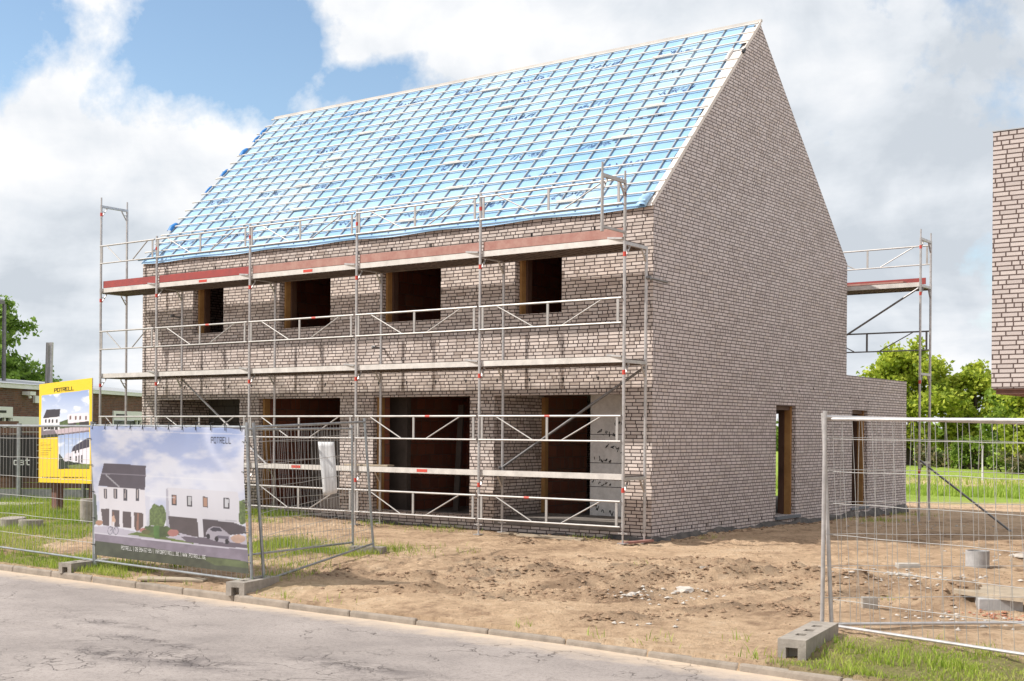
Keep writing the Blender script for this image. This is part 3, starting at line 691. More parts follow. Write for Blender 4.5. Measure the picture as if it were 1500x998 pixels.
# ------------------------------------------------------------------ temporary fence panels
def fence_panel(name, label, a, b, zt_a, zt_b, lean=(0,0), group='mesh site fence panels', posts='ab', nw=34, bow=0, mat=None, rows=6):
    """a, b = bottom corners (x,y,z); tops at zt_a / zt_b; lean shifts the top edge sideways"""
    mat = mat or M['fence_steel']
    a = Vector(a); b = Vector(b); d = (b-a); n_ = Vector((-d.y, d.x, 0)).normalized()
    ta = Vector((a.x+lean[0], a.y+lean[1], zt_a)); tb = Vector((b.x+lean[0], b.y+lean[1], zt_b))
    t = thing(name, label, 'fence panel', tuple(a), group)
    def P(u, v):
        q = a.lerp(b, u).lerp(ta.lerp(tb, u), v); return q + n_*bow*math.sin(math.pi*u)*math.sin(math.pi*v)
    for u in (0, 1):
        mb = MB(); mb.tube(P(u,0)-Vector((0,0,.04)), P(u,1)+Vector((0,0,.03)), .021, 10); mb.build('post', mat, t)
    for v in (.015, .985):
        mb = MB(); mb.tube(P(0,v), P(1,v), .0165 if v < .5 else .019, 10); mb.build('rail', mat, t)
    mb = MB(); rw = random.Random(label)
    for k in range(1, nw):
        u = k/nw + rw.uniform(-.0012,.0012); sw = rw.uniform(-.004,.004)
        mb.path([P(u,.015), P(u+sw,.35), P(u-sw,.7), P(u,.985)], .0027, 4)
    for k in range(rows):
        v = .14+.15*k if rows == 6 else (k+.7)/rows; mb.path([P(i/8, v+rw.uniform(-.003,.003)) for i in range(9)], .0032, 4)
    mb.build('wire_mesh', M['wire'], t); adopt(t); return t, P
ZB, ZT = .10, 2.10
fence_panel('mesh_fence', 'mesh fence panel at the left end over the grass before the yellow billboard', (-7.98,-7.82,ZB), (-4.60,-8.16,ZB), ZT, ZT, (.0,.0), nw=32)
fpB, PB = fence_panel('mesh_fence', 'fence panel behind the large white printed banner', (-4.54,-8.17,ZB), (-1.06,-8.35,ZB-.02), ZT+.01, ZT, (-.12,0.0))
fence_panel('mesh_fence', 'zinc fence panel beside the banner swung in towards the house, its foot nearest the road', (-1.10,-8.10,.06), (-2.51,-4.47,.21), 2.10, 2.20, (-.12,-.10), bow=.05)
fence_panel('mesh_fence', 'inner fence panel carrying the white sheet, behind the swung panel', (-2.50,-7.80,.22), (-2.98,-4.44,.20), 2.06, 2.09, (-.02,-.02), bow=-.04)
fence_panel('mesh_fence', 'right fence panel with wide mesh, leaning post and bottom rail towards the road', (6.21,-7.29,.09), (8.55,-7.98,.10), 2.22, 2.20, (-.10,-.02), nw=21, mat=M['steel'])
fence_panel('mesh_fence', 'right fence panel behind the wide one with its bottom rail running level', (6.13,-7.35,.10), (8.9,-5.30,.15), 2.24, 2.16, (.03,-.03), nw=20, mat=M['steel'])

def foot(loc, rz, ln, wd, ht, label, mat=None):
    t = thing('concrete_block', label, 'concrete foot', loc, 'concrete feet under the site fence'); t.rotation_euler = (0,0,rz)
    mb = MB(); w = wd/2
    # block with a recess in its end and slots through the top
    def slab(x0,x1,y0,y1,z0,z1): mb.box(x0,y0,z0,x1,y1,z1)
    e = .05; nx = .10
    slab(-ln/2,-ln/2+nx,-w,-w*.42,0,ht); slab(-ln/2,-ln/2+nx,w*.42,w,0,ht); slab(-ln/2,-ln/2+nx,-w*.42,w*.42,ht*.62,ht)
    hs = [(-.24*ln,.12),(0,.12),(.24*ln,.12)]
    xs = [-ln/2+nx]
    for c, l_ in hs: xs += [c-l_/2, c+l_/2]
    xs.append(ln/2)
    for i in range(0, len(xs)-1, 2): slab(xs[i], xs[i+1], -w, w, 0, ht)
    for i in range(1, len(xs)-1, 2): slab(xs[i], xs[i+1], -w, -w*.35, 0, ht); slab(xs[i], xs[i+1], w*.35, w, 0, ht); slab(xs[i], xs[i+1], -w*.35, w*.35, 0, ht*.4)
    me = mb.build('block', mat or M['concrete'], t); return t
foot((-4.72,-8.22,-.03), R(100), .78, .24, .15, 'concrete fence foot at the left edge of the banner')
foot((-1.05,-8.34,-.03), R(104), .80, .27, .17, 'mossy brown concrete fence foot at the right edge of the banner')
foot((-2.60,-4.50,.04), R(20), .55, .22, .15, 'small concrete foot under the inner corner of the swung fence panels')
foot((6.30,-8.08,-.02), R(98), 1.22, .26, .20, 'large hollow concrete fence foot by the kerb at the right panel')

# ------------------------------------------------------------------ painted prints
def bil(c, u, v):   # corners BL, BR, TR, TL of arbitrary vectors
    return (c[0]*(1-u)+c[1]*u)*(1-v) + (c[3]*(1-u)+c[2]*u)*v
def inside(X, Y, poly):
    r = np.zeros(X.shape, bool); n_ = len(poly); j = n_-1
    for i in range(n_):
        xi, yi = poly[i]; xj, yj = poly[j]
        c = ((yi > Y) != (yj > Y)) & (X < (xj-xi)*(Y-yi)/(yj-yi+1e-9)+xi); r ^= c; j = i
    return r
def printed(name, P, cpx, nx, ny, paint, parent, nm='printed_sheet', rough=.5):
    u, v = np.meshgrid(np.linspace(0,1,nx), np.linspace(0,1,ny)); u = u.ravel(); v = v.ravel()
    c = [np.array(q, float) for q in cpx]; XY = [bil(c, a, b) for a, b in zip(u, v)]; XY = np.array(XY)
    V = np.array([tuple(P(a, b)) for a, b in zip(u, v)])
    i = np.arange(ny-1)[:,None]*nx+np.arange(nx-1)[None,:]; F = np.stack([i,i+1,i+nx+1,i+nx],-1).reshape(-1,4)
    m, nt, b = newmat(nm); g = G(nt); a_ = g.n('ShaderNodeAttribute', attribute_name='ink'); nt.links.new(a_.outputs[0], b.inputs['Base Color']); b.inputs['Roughness'].default_value = rough
    o = mesh_np(name, V, F, m, parent); attr(o, 'ink', np.clip(paint(XY[:,0], XY[:,1]), 0, 1)); return o
def S(r, g_, b): return np.array([(c/255/1.0)**2.2 for c in (r, g_, b)])
# strokes of the letters used on the signs, on a 4 x 6 grid
GL = {'P':[[(0,0),(0,6),(4,6),(4,3),(0,3)]],'O':[[(0,0),(0,6),(4,6),(4,0),(0,0)]],'T':[[(0,6),(4,6)],[(2,6),(2,0)]],'R':[[(0,0),(0,6),(4,6),(4,3),(0,3)],[(2,3),(4,0)]],
 'E':[[(4,6),(0,6),(0,0),(4,0)],[(0,3),(3,3)]],'L':[[(0,6),(0,0),(4,0)]],'I':[[(2,0),(2,6)]],'N':[[(0,0),(0,6),(4,0),(4,6)]],'F':[[(0,0),(0,6),(4,6)],[(0,3),(3,3)]],
 'W':[[(0,6),(1,0),(2,4),(3,0),(4,6)]],'B':[[(0,0),(0,6),(3.4,6),(3.6,3.2),(0,3)],[(3.6,3.2),(4,.4),(0,0)]],'.':[[(1.6,0),(2.4,0)]],'|':[[(2,-1),(2,7)]],'@':[[(3,2),(1.5,2),(1.5,4),(3,4),(3,1.5),(4,1.5),(4,6),(0,6),(0,0),(4,0)]],
 '0':[[(0,0),(0,6),(4,6),(4,0),(0,0)]],'9':[[(4,3),(0,3),(0,6),(4,6),(4,0),(0,0)]],'3':[[(0,6),(4,6),(4,0),(0,0)],[(1,3),(4,3)]],'4':[[(3,0),(3,6),(0,2),(4,2)]],'6':[[(4,6),(0,6),(0,0),(4,0),(4,3),(0,3)]],
 '7':[[(0,6),(4,6),(1.5,0)]],'5':[[(4,6),(0,6),(0,3.4),(4,3.4),(4,0),(0,0)]],'A':[[(0,0),(2,6),(4,0)],[(1,2),(3,2)]],'o':[[(0,0),(0,4),(3.6,4),(3.6,0),(0,0)]],'a':[[(0,4),(3.6,4),(3.6,0),(0,0),(0,2.2),(3.6,2.2)]],'t':[[(1.4,6),(1.4,0),(3.4,0)],[(0,4.2),(3.4,4.2)]]}
def lettering(txt, P, o, ux, uy, gap=1.6, w=.9, name='lettering', mat=None, parent=None, lift=None):
    """strokes drawn on the sheet P(u,v)->point; o = lower left (u,v); ux, uy = size of one grid step"""
    mb = MB(); x = 0
    for ch in txt:
        for pl in GL.get(ch, []):
            for (a, b), (c, d_) in zip(pl[:-1], pl[1:]):
                l = math.hypot(c-a, d_-b); px_, py_ = -(d_-b)/l*w/2, (c-a)/l*w/2; ex, ey = (c-a)/l*w/2, (d_-b)/l*w/2
                q = [(a-ex+px_, b-ey+py_), (a-ex-px_, b-ey-py_), (c+ex-px_, d_+ey-py_), (c+ex+px_, d_+ey+py_)]
                mb.poly([P(o[0]+(x+i)*ux, o[1]+j*uy) + lift for i, j in q])
        x += 4+gap if ch != ' ' else 2.5
    return mb.build(name, mat or M['black'], parent)

def banner_P(u, v):
    q = PB(.012+.976*u, .06+.925*v); n_ = Vector((.05,-1,0)).normalized()
    w = .010*math.sin(9*u+2*v) + .016*math.sin(4*u-6*v+1) + .012*math.sin(17*(u*.6+v*.8))*max(0, u-.4) + .006*math.sin(37*u)*v**6
    e = -.018*abs(math.sin(11*math.pi*u))*(1 if v > .995 else 0)
    return q + n_*(.035+w) + Vector((0,0,e))
bl = {'S':[(45,830),(985,935),(945,45),(5,45)]}
def banner_paint(X, Y):
    t = np.clip((Y-45)/600, 0, 1); n1 = fbm(X*.006, Y*.011, 5); n2 = fbm(X*.03, Y*.03, 3)
    sky_ = S(150,168,215)[None]*(1-t[:,None]) + S(208,210,230)[None]*t[:,None]
    cl = sstep(.40,.70,n1+.15*t)[:,None]; c = sky_*(1-cl*.8) + S(228,228,238)[None]*cl*.8
    def put(poly, col, a=1., noise_=0):
        m = inside(X, Y, poly); cc = np.array(col)[None]*(1+noise_*(n2[m][:,None]-.5)*2); c[m] = c[m]*(1-a)+cc*a
    g1, g2 = S(96,112,66), S(60,76,48)
    put([(10,470),(40,460),(60,640),(20,660)], g2, .9, .5)
    for cx, cy, rx_, ry_ in ((435,600,38,80),(480,600,30,75),(955,560,30,70),(415,640,30,40)):
        m = ((X-cx)/rx_)**2 + ((Y-cy)/ry_)**2 < .6+.9*n2; c[m] = (g1*(.35+1.5*fbm(X[m]*.11, Y[m]*.11, 3)[:,None]))
    put([(370,470),(400,480),(405,670),(385,680),(365,560)], S(206,206,222), .8)
    # left house
    put([(58,412),(98,275),(366,286),(364,436)], S(84,76,88), 1, .15)
    put([(80,335),(370,344),(370,349),(80,340)], S(150,145,158), .8)
    put([(58,414),(362,434),(388,660),(372,690),(75,640)], S(222,218,226))
    put([(78,550),(136,553),(142,655),(98,650)], S(92,80,84)); put([(155,556),(206,560),(214,662),(160,655)], S(92,80,84)); put([(228,565),(284,570),(292,670),(236,664)], S(90,78,82)); put([(302,572),(362,578),(368,655),(330,690),(312,672)], S(98,82,80))
    put([(322,575),(334,576),(338,690),(326,690)], S(150,110,96))
    for x in (94,160,226,304): put([(x,430),(x+24,432),(x+27,490+ (x>200)*14),(x+3,487+(x>200)*14)], S(74,70,80)); put([(x+9,434),(x+16,434),(x+18,485),(x+11,485)], S(180,168,168))
    # right house
    put([(500,430),(512,420),(925,438),(936,500),(936,612),(934,640),(700,604),(520,592)], S(216,214,224)); put([(500,430),(512,420),(540,690),(512,700)], S(178,176,190))
    put([(522,592),(702,606),(710,718),(540,700)], S(88,78,82), 1, .2); put([(702,606),(730,608),(738,722),(712,720)], S(214,212,222)); put([(732,608),(900,622),(970,650),(975,690),(740,722)], S(84,76,84), 1, .2)
    put([(522,592),(925,620),(925,612),(700,604)], S(150,150,165), .5)
    for x, a, cc in ((540,460,S(170,130,115)),(638,466,S(190,190,196)),(734,470,S(176,138,118)),(852,476,S(200,200,208))):
        put([(x,a),(x+31,a+3),(x+33,a+68),(x+3,a+64)], S(62,56,64)); put([(x+5,a+5),(x+27,a+8),(x+27,a+60),(x+7,a+58)], cc)
    # ground, road, verge
    put([(40,660),(150,655),(320,690),(420,650),(700,720),(985,705),(985,935),(45,830)], S(190,184,200))
    put([(268,706),(330,690),(680,752),(680,760),(560,745)], S(104,120,66), 1, .4); put([(380,655),(520,655),(600,705),(470,725),(360,700)], S(84,100,60), 1, .5)
    put([(600,715),(740,720),(985,760),(985,790),(640,750)], S(108,98,112)); put([(40,700),(700,770),(985,790),(985,860),(600,820),(45,745)], S(140,130,146), 1, .2)
    put([(40,693),(700,762),(985,782),(985,790),(700,770),(40,700)], S(210,206,220)); put([(45,745),(400,785),(600,815),(985,860),(985,935),(45,830)], S(78,82,68), 1, .4)
    put([(700,835),(985,862),(985,900),(800,885)], S(98,108,74), 1, .4)
    for cx, cy, r_, cc in ((70,637,26,S(170,130,110)),(365,680,22,S(176,120,116)),(555,694,36,S(170,116,112)),(930,724,42,S(196,164,150)),(385,690,26,S(96,96,60))):
        m = ((X-cx)/r_)**2+((Y-cy)/(r_*.6))**2 < .7+.5*n2; c[m] = cc*(.8+.5*n2[m][:,None])
    put([(432,654),(468,652),(470,730),(438,732)], S(84,120,60), 1, .3)
    # car
    put([(752,690),(765,665),(790,652),(835,655),(862,678),(885,700),(882,745),(860,752),(790,735),(757,722)], S(176,170,184)); put([(775,668),(795,657),(832,660),(850,678),(790,682)], S(70,66,80))
    for cx, cy in ((812,726),(868,742),(765,712)):
        m = ((X-cx)/11)**2+((Y-cy)/16)**2 < 1; c[m] = S(50,46,56)
    put([(815,705),(880,712),(878,728),(822,722)], S(110,104,120))
    # cyclist
    for cx in (152,191):
        r2 = ((X-cx)/17)**2+((Y-684)/25)**2; m = (r2 < 1.1)&(r2 > .72); c[m] = S(110,108,122)
    put([(152,684),(172,655),(178,655),(190,684),(186,684),(173,662),(156,686)], S(120,118,130)); put([(158,600),(172,590),(186,625),(176,650),(160,655)], S(206,170,150)); put([(160,570),(171,570),(172,590),(160,590)], S(120,90,80)); put([(162,630),(176,630),(178,665),(166,662)], S(220,214,220))
    # crease highlights painted into the print as paler lines
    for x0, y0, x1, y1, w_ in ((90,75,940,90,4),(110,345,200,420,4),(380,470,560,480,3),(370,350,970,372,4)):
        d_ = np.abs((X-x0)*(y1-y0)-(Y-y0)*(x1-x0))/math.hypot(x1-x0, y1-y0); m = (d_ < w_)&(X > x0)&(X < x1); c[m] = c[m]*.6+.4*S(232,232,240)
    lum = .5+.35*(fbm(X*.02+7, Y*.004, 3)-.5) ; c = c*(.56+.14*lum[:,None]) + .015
    cr = np.exp(-((X-760-.35*(Y-45)+40*np.sin(Y*.01))/26)**2)*np.clip((500-Y)/500,0,1); c = c*(1-cr[:,None]*.35)+np.array([[.80,.80,.86]])*cr[:,None]*.35  # broad pale crease highlight, painted into the colour as well
    return c
ban = thing('banner', 'large white printed banner with two houses tied to the fence', 'banner', (-2.8,-8.3,0))
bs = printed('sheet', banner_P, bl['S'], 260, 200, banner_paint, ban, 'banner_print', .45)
lf = Vector((.0,-.006,0))
lettering('POTRELL', banner_P, (.806,.888), .0028, .0066, 2.3, .62, 'lettering', M['black'], bs, lf)
lettering('POTRELL | 09 394 67 95 | INFO@POTRELL.BE | WWW.POTRELL.BE', banner_P, (.205,.068), .00178, .0042, 2.0, .62, 'lettering', M['white'], bs, lf)
for k in range(12):
    mb = MB(); u = .02+.96*k/11; a = banner_P(u, .985); b = PB(.012+.976*u, 1.0)
    mb.path([a+Vector((0,-.012,-.02)), b+Vector((0,-.03,.02)), b+Vector((0,.03,.03))], .006, 5); mb.build('tie', M['black'], ban)
for k in range(5):
    for u in (.0, 1.):
        mb = MB(); v = .08+.82*k/4; a = banner_P(u, v); mb.path([a+Vector((.03 if u == 0 else -.03,-.012,0)), a+Vector((-.05 if u == 0 else .05,-.012,-.005))], .006, 5); mb.build('tie', M['black'], ban)
adopt(ban)

# white sheet hung in the mesh of the inner panel
V = []; F = []
for i in range(5):
    for j in range(12):
        u, v = i/4, j/11; c = [Vector((-2.43,-5.66,1.04)), Vector((-2.26,-5.53,1.09)), Vector((-2.30,-5.56,1.86)), Vector((-2.50,-5.70,1.86))]
        V.append(tuple(bil(c, u, v)*1.0 + Vector((.78,-.58,0))*(.02*math.sin(v*5)+.012*math.sin(u*6+v*3))))
for i in range(4):
    for j in range(11): q = i*12+j; F.append((q,q+12,q+13,q+1))
V = np.array(V)+np.array([[-.03,0,0]]); ws = mesh_np('paper_sheet', V, np.array(F), M['white']); tag(ws, 'narrow white sheet hanging in the wires of the inner fence panel', 'sheet')
md = ws.modifiers.new('thick','SOLIDIFY'); md.thickness = .003

# ------------------------------------------------------------------ yellow billboard
bb = thing('billboard', 'yellow real estate billboard with pictures of white houses on two brown posts', 'billboard', (-12.1,-3.5,.1))
BC = [Vector((-13.05,-3.47,.87)), Vector((-11.11,-3.54,.90)), Vector((-11.11,-3.54,3.07)), Vector((-13.05,-3.47,2.97))]
fx = Vector((.52,-.855,0))
def bbP(u, v): return bil(BC, u, v)
def bb_paint(X, Y):
    n2 = fbm(X*.5, Y*.5, 3); n1 = fbm(X*.06, Y*.08, 4)
    c = np.tile(np.array([.84,.57,.03]), (len(X),1))*(.95+.08*n2[:,None])
    def put(poly, col, a=1., nz=0):
        m = inside(X, Y, poly); c[m] = c[m]*(1-a)+np.array(col)[None]*(1+nz*(n2[m][:,None]-.5)*2)*a
    def skyp(poly, y0, y1):
        m = inside(X, Y, poly); t = np.clip((Y[m]-y0)/(y1-y0), 0, 1)[:,None]; s = S(140,160,206)*(1-t)+S(214,220,234)*t; q = sstep(.5,.7,n1[m])[:,None]; c[m] = s*(1-q)+S(226,228,238)*q
    top = [(61.5,579.5),(131,571),(131.5,632),(60.5,642)]; skyp(top, 570, 625)
    put([(60.5,626),(90,622),(131.5,618),(131.5,634),(60.5,642)], S(120,108,118), 1, .2); put([(60.5,638),(95,634),(95,639),(60.5,642)], S(52,54,46))
    put([(88,618),(100,614),(131,606),(131,624),(88,628)], S(82,96,62), 1, .5); put([(80,629),(131,622),(131,629),(85,636)], S(186,168,178))
    put([(63.5,613),(69,600),(89.5,599),(88.5,610)], S(62,58,68)); put([(63.5,613),(88.5,610),(88.5,629),(64,631)], S(222,218,226))
    for x in (66.5,71.8,77,83): put([(x,614.5),(x+2.4,614),(x+2.4,619),(x,619.5)], S(60,56,62)); put([(x-1.5,624),(x+3,623.5),(x+3,629),(x-1.5,629.5)], S(56,52,56))
    put([(100,608),(103,606),(129,604),(131,607),(131,616),(101,620)], S(222,212,222))
    for x in (103.3,111,117,125.5): put([(x,609),(x+2.5,608.6),(x+2.5,614),(x,614.5)], S(110,88,82))
    put([(101,620),(113,618.5),(113,624),(101,625)], S(62,56,60)); put([(117,618.3),(131,616),(131,623),(117,624)], S(62,56,60))
    low = [(86.5,637.5),(132,631.5),(132.5,685),(87,686.5)]; skyp(low, 630, 690)
    put([(88,664),(95,672),(110,676),(132,676),(132.5,685),(87,686.5)], S(44,52,42), 1, .5); put([(100,681),(132,676.5),(132.5,684.5),(104,685.5)], S(112,122,66), 1, .4)
    put([(94,672),(98,664),(101,662),(108,664),(108,674),(96,675)], S(206,200,214)); put([(106,662),(106,660.5),(109,653),(128,641),(132,640),(132,654)], S(66,62,78)); put([(106,661),(132,653.5),(132,678),(121,677.5),(106,674)], S(222,214,226))
    for x, y, h in ((111,658,5),(115.5,657,5),(112,667,7),(116,666,12),(120,665,11),(103.5,668,5)): put([(x,y),(x+2.2,y),(x+2.2,y+h),(x,y+h)], S(62,58,66))
    for k in range(9):   # small print
        y = [648.5,650.7,652.5,656.5,659.5,663,666,690.4,692.2][k]
        if k < 7: put([(60,y+.4),(60+[8,15,14,17,16,12,12][k],y-.2),(60+[8,15,14,17,16,12,12][k],y+.5),(60,y+1.1)], S(120,96,20), .75)
    m = (np.abs(Y-(699.5-(X-60)*.03)) < .9)&(X > 61)&(X < 128)&(vnoise(X*1.7, Y*0+3) > .35); c[m] = S(90,76,30)
    return c
mb = MB()
q = [p - fx*-.0 for p in BC]; mb.poly(q); bk = [p + Vector((-.42,.9,0)).normalized()*.03 for p in BC]; mb.poly(list(reversed(bk)))
for i in range(4): j = (i+1) % 4; mb.poly([q[i], bk[i], bk[j], q[j]])
pn = mb.build('panel', M['white'], bb)
nb_ = (BC[1]-BC[0]).cross(BC[3]-BC[0]).normalized(); nb_ = nb_ if nb_.dot(Vector((11,-19,2))-BC[0]) > 0 else -nb_
printed('picture', lambda u, v: bbP(u, v)+nb_*.006, [(57,707),(135,706),(135,554),(58,563)], 160, 300, bb_paint, pn, 'billboard_print', .4)
lettering('POTRELL', bbP, (.30,.905), .0098, .0056, 1.5, .95, 'lettering', M['black'], pn, nb_*.011)
for (x, y, z0, w_) in ((-12.72,-3.32,.02,.17),(-11.45,-3.30,.02,.17)):
    mb = MB(); mb.box(x-w_/2, y-w_/2+.08, z0, x+w_/2, y+w_/2+.08, 1.0); mb.build('post', M['post_wood'], bb)
adopt(bb)

def cyl_thing(name, label, cat, x, y, r, h, mat, tilt=0, z=None, seg=28, group=None):
    z = H(x, y) if z is None else z; mb = MB(); V = []; rr = random.Random(label)
    prof = [(r,0),(r*1.0,h*.96),(r*.96,h),(0,h)]
    for rad, zz_ in prof:
        for k in range(seg):
            a = 2*math.pi*k/seg; mb.v.append((rad*math.cos(a)*(1+rr.uniform(-.01,.01)), rad*math.sin(a)*(1+rr.uniform(-.01,.01)), zz_))
    for j in range(3):
        for k in range(seg): mb.f.append((j*seg+k, j*seg+(k+1)%seg, (j+1)*seg+(k+1)%seg, (j+1)*seg+k))
    o = mb.build(name, mat); o.location = (x, y, z-.02); o.rotation_euler = (tilt, tilt*.4, 0); return tag(o, label, cat, group)
cyl_thing('concrete_cylinder', 'upright beige concrete cylinder in the grass beside the billboard post', 'cylinder', -9.96, -4.44, .15, .60, M['concrete'], z=.09)
cyl_thing('concrete_disc', 'flat round concrete offcut nearer the left edge of the grass', 'disc', -10.72, -5.55, .23, .20, M['concrete'], .06)
cyl_thing('concrete_disc', 'lower round concrete offcut just right of its neighbour in the grass', 'disc', -10.05, -5.62, .22, .17, M['concrete'], -.04)
o = MB(); o.bar((-15.9,-3.2,.23), (-14.6,-2.5,.23), .8, .16); tag(o.build('concrete_slab', M['concrete_pale'], bevel=.02), 'thick pale concrete slab lying in the grass before the dark board fence', 'slab')
# round drain pipe end on the sand
def ring(x, y, r, h, t, mat):
    mb = MB(); s = 36; z = H(x, y)-.03
    for rad, zz_ in ((r,0),(r,h),(r-t,h),(r-t,.05)):
        for k in range(s): a = 2*math.pi*k/s; mb.v.append((rad*math.cos(a), rad*math.sin(a), zz_))
    for j in range(3):
        for k in range(s): mb.f.append((j*s+k, j*s+(k+1)%s, (j+1)*s+(k+1)%s, (j+1)*s+k))
    mb.f.append(tuple(3*s+k for k in range(s))); o = mb.build('pipe_ring', mat); o.location = (x, y, z); return o
tag(ring(5.80,-.76,.165,.27,.02,M['concrete_pipe']), 'short grey concrete pipe standing upright on the sand', 'pipe')
def block(name, label, cat, x, y, sx, sy, sz, rz, mat, dz=0, bev=.006, tilt=0):
    mb = MB(); mb.box(-sx/2,-sy/2,0,sx/2,sy/2,sz); o = mb.build(name, mat, bevel=bev); o.location = (x, y, H(x, y)-.01+dz); o.rotation_euler = (tilt,0,rz); return tag(o, label, cat)
block('stone_block', 'small square concrete stone just inside the right fence', 'stone', 6.02,-5.72,.17,.12,.13, R(30), M['concrete'])
block('paving_slab', 'small flat paving stone alone on the sand behind the right fence', 'stone', 5.02,-1.45,.31,.2,.07, R(34), M['concrete_pale'])
mb = MB(); mb.bar((7.26,-5.08,.11),(6.72,-3.9,.11),.46,.26); tag(mb.build('concrete_beam', M['concrete_pipe'], bevel=.01), 'grey concrete beam end jutting out under the pale board at the right edge', 'beam')
mb = MB(); q = [(6.72,-4.98,.29),(6.54,-4.35,.31),(7.50,-4.45,.30),(7.52,-5.15,.28)]; mb.poly(list(reversed(q))); mb.poly([(x,y,z-.045) for x,y,z in q])
for i in range(4): j = (i+1) % 4; mb.poly([q[i], q[j], (q[j][0],q[j][1],q[j][2]-.045), (q[i][0],q[i][1],q[i][2]-.045)])
tag(mb.build('broad_board', M['wood_grey']), 'broad pale board lying over the concrete beam and sand heap at the right', 'board')
block('plank', 'thin board lying in the grass under the banner beside the kerb', 'plank', -2.55,-8.40,.95,.16,.03, R(24), M['wood_grey'], .02, .003, .1)
block('plank', 'pale batten on the ground in front of the porch', 'plank', -1.9,-.62,1.9,.08,.03, R(-4), M['wood_grey'], .03, .003)
block('plank', 'second pale batten on the ground nearer the sand before the porch', 'plank', -1.6,-.85,1.5,.07,.03, R(-6), M['wood_grey'], .02, .003)

def rock(x, y, s, mat, label, cat='stone', name='rubble_stone', flat=.5):
    import bmesh
    bm = bmesh.new(); bmesh.ops.create_icosphere(bm, subdivisions=2, radius=s); rr = random.Random(str((x, y)))
    off = Vector((rr.random()*9, rr.random()*9, rr.random()*9))
    for v in bm.verts: v.co *= .75+.6*mnoise.noise(v.co/s*1.1+off); v.co.z *= flat; v.co.x *= 1.4
    me = bpy.data.meshes.new(name); bm.to_mesh(me); bm.free(); me.materials.append(mat); o = bpy.data.objects.new(name, me); COL.objects.link(o)
    o.location = (x, y, H(x, y)+s*flat*.3); o.rotation_euler = (0,0,rr.random()*3); return tag(o, label, cat)
rock(3.72,-5.75,.11,M['stone'],'largest pale stone of the rubble in the middle of the sand')
rock(3.45,-6.55,.07,M['stone'],'pale stone left of the largest one in the sand rubble'); rock(3.05,-3.9,.08,M['concrete'],'dusty lump on the earth ridge in the middle of the sand')
rock(5.28,-8.95,.05,M['white'],'white pebble beside the kerb near the hollow concrete foot'); rock(5.9,1.3,.16,M['stone'],'flat white rubble piece behind the upright pipe', flat=.25)
rock(5.35,-2.6,.09,M['stone'],'pale stone near the flat paving stone behind the fence', flat=.4)
rock(6.45,1.0,.14,M['concrete'],'brown stone at the right edge behind the pipe', flat=.5)

# ------------------------------------------------------------------ neighbouring buildings
nb2 = thing('brick_building', 'pink grey brick building edge overhanging at the right side of the photo', 'building', (9, 2, 2.6))
mb = MB(); mb.box(6.15,-1.4,2.68, 15,8,6.22); mb.build('upper_storey', M['brick_near'], nb2)
mb = MB(); mb.box(6.20,-1.35,2.60, 15,7.9,2.677); mb.box(6.17,-1.385,2.655,15,-1.30,2.677); mb.build('soffit', M['post_wood'], nb2)
mb = MB(); mb.box(10.6,-1.2,-.1, 15,7.8,2.6); mb.build('ground_storey', M['brick_near'], nb2)
mb = MB(); mb.box(6.14,-1.41,6.222, 15.01,8.01,6.235); mb.build('roof', M['roof_grey'], nb2)
adopt(nb2)

# long low brick workshop at the left
A = Vector((-25.6,3.5,0)); dv = Vector((-.47,.883,0)); nv = Vector((-.883,-.47,0))
ML = Matrix(((dv.x, nv.x, 0, A.x), (dv.y, nv.y, 0, A.y), (0,0,1,0), (0,0,0,1)))
ws_ = thing('brick_workshop', 'long low red brick workshop with grey sheet roof behind the billboard', 'building', (-27, 5, 0))
def wb(mb, *a): mb.box(*a, ML)
mb = MB(); 
segs = [(-9,-1.0),(.55,2.9),(4.6,7.75),(10.3,18)]
for a_, b_ in segs: wb(mb, a_, 0, 0, b_, .3, 3.30)
for a_, b_ in ((-1.0,.55),(2.9,4.6),(7.75,10.3)): wb(mb, a_, 0, 2.70, b_, .3, 3.30)
# metric uv from plan length
o_ = mb.build('wall', M['brick_red'], ws_)
mb = MB(); wb(mb, -9, -.12, 3.302, 18, .32, 3.44); mb.build('fascia', M['white'], ws_)
mb = MB(); q = [ML @ Vector(p) for p in ((-9,-.15,3.45),(18,-.15,3.45),(18,6,4.02),(-9,6,4.02))]; mb.poly(q); q2 = [ML @ Vector(p) for p in ((-9,6,4.02),(18,6,4.02),(18,12,3.4),(-9,12,3.4))]; mb.poly(q2); mb.build('roof', M['roof_grey'], ws_)
for a_, b_ in ((-1.0,.55),(2.9,4.6),(7.75,10.3)):
    w = bpy.data.objects.new('window', None); w.parent = ws_; COL.objects.link(w)
    mb = MB(); wb(mb, a_, -.06, 2.35, b_, .1, 2.698); wb(mb, a_, -.03, .9, a_+.08, .1, 2.34); wb(mb, b_-.45, -.03, .9, b_-.38, .1, 2.34); wb(mb, b_-.08, -.03, .9, b_, .1, 2.34); mb.build('frame', M['white'], w)
    mb = MB(); wb(mb, a_+.2, -.067, 2.50, a_+1.15, -.061, 2.58); mb.build('vent_slot', M['black'], w)
    mb = MB(); wb(mb, a_+.08, .05, .9, b_-.08, .07, 2.34); mb.build('pane', M['glass'], w)
mb = MB(); wb(mb, .56, -.05, .5, 2.88, -.005, 2.40); mb.build('panel', M['white'], ws_)
mb = MB(); wb(mb, 1.9, -.09, 2.86, 2.15, -.003, 3.1); mb.build('alarm_box', M['white'], ws_)
for a_ in (1.2, 12.1): mb = MB(); wb(mb, a_, -.3, 3.1, a_+.35, -.003, 3.22); mb.tube(ML @ Vector((a_+.1,-.2,3.1)), ML @ Vector((a_+.1,-.25,3.0)), .05); mb.build('wall_lamp', M['white'], ws_)
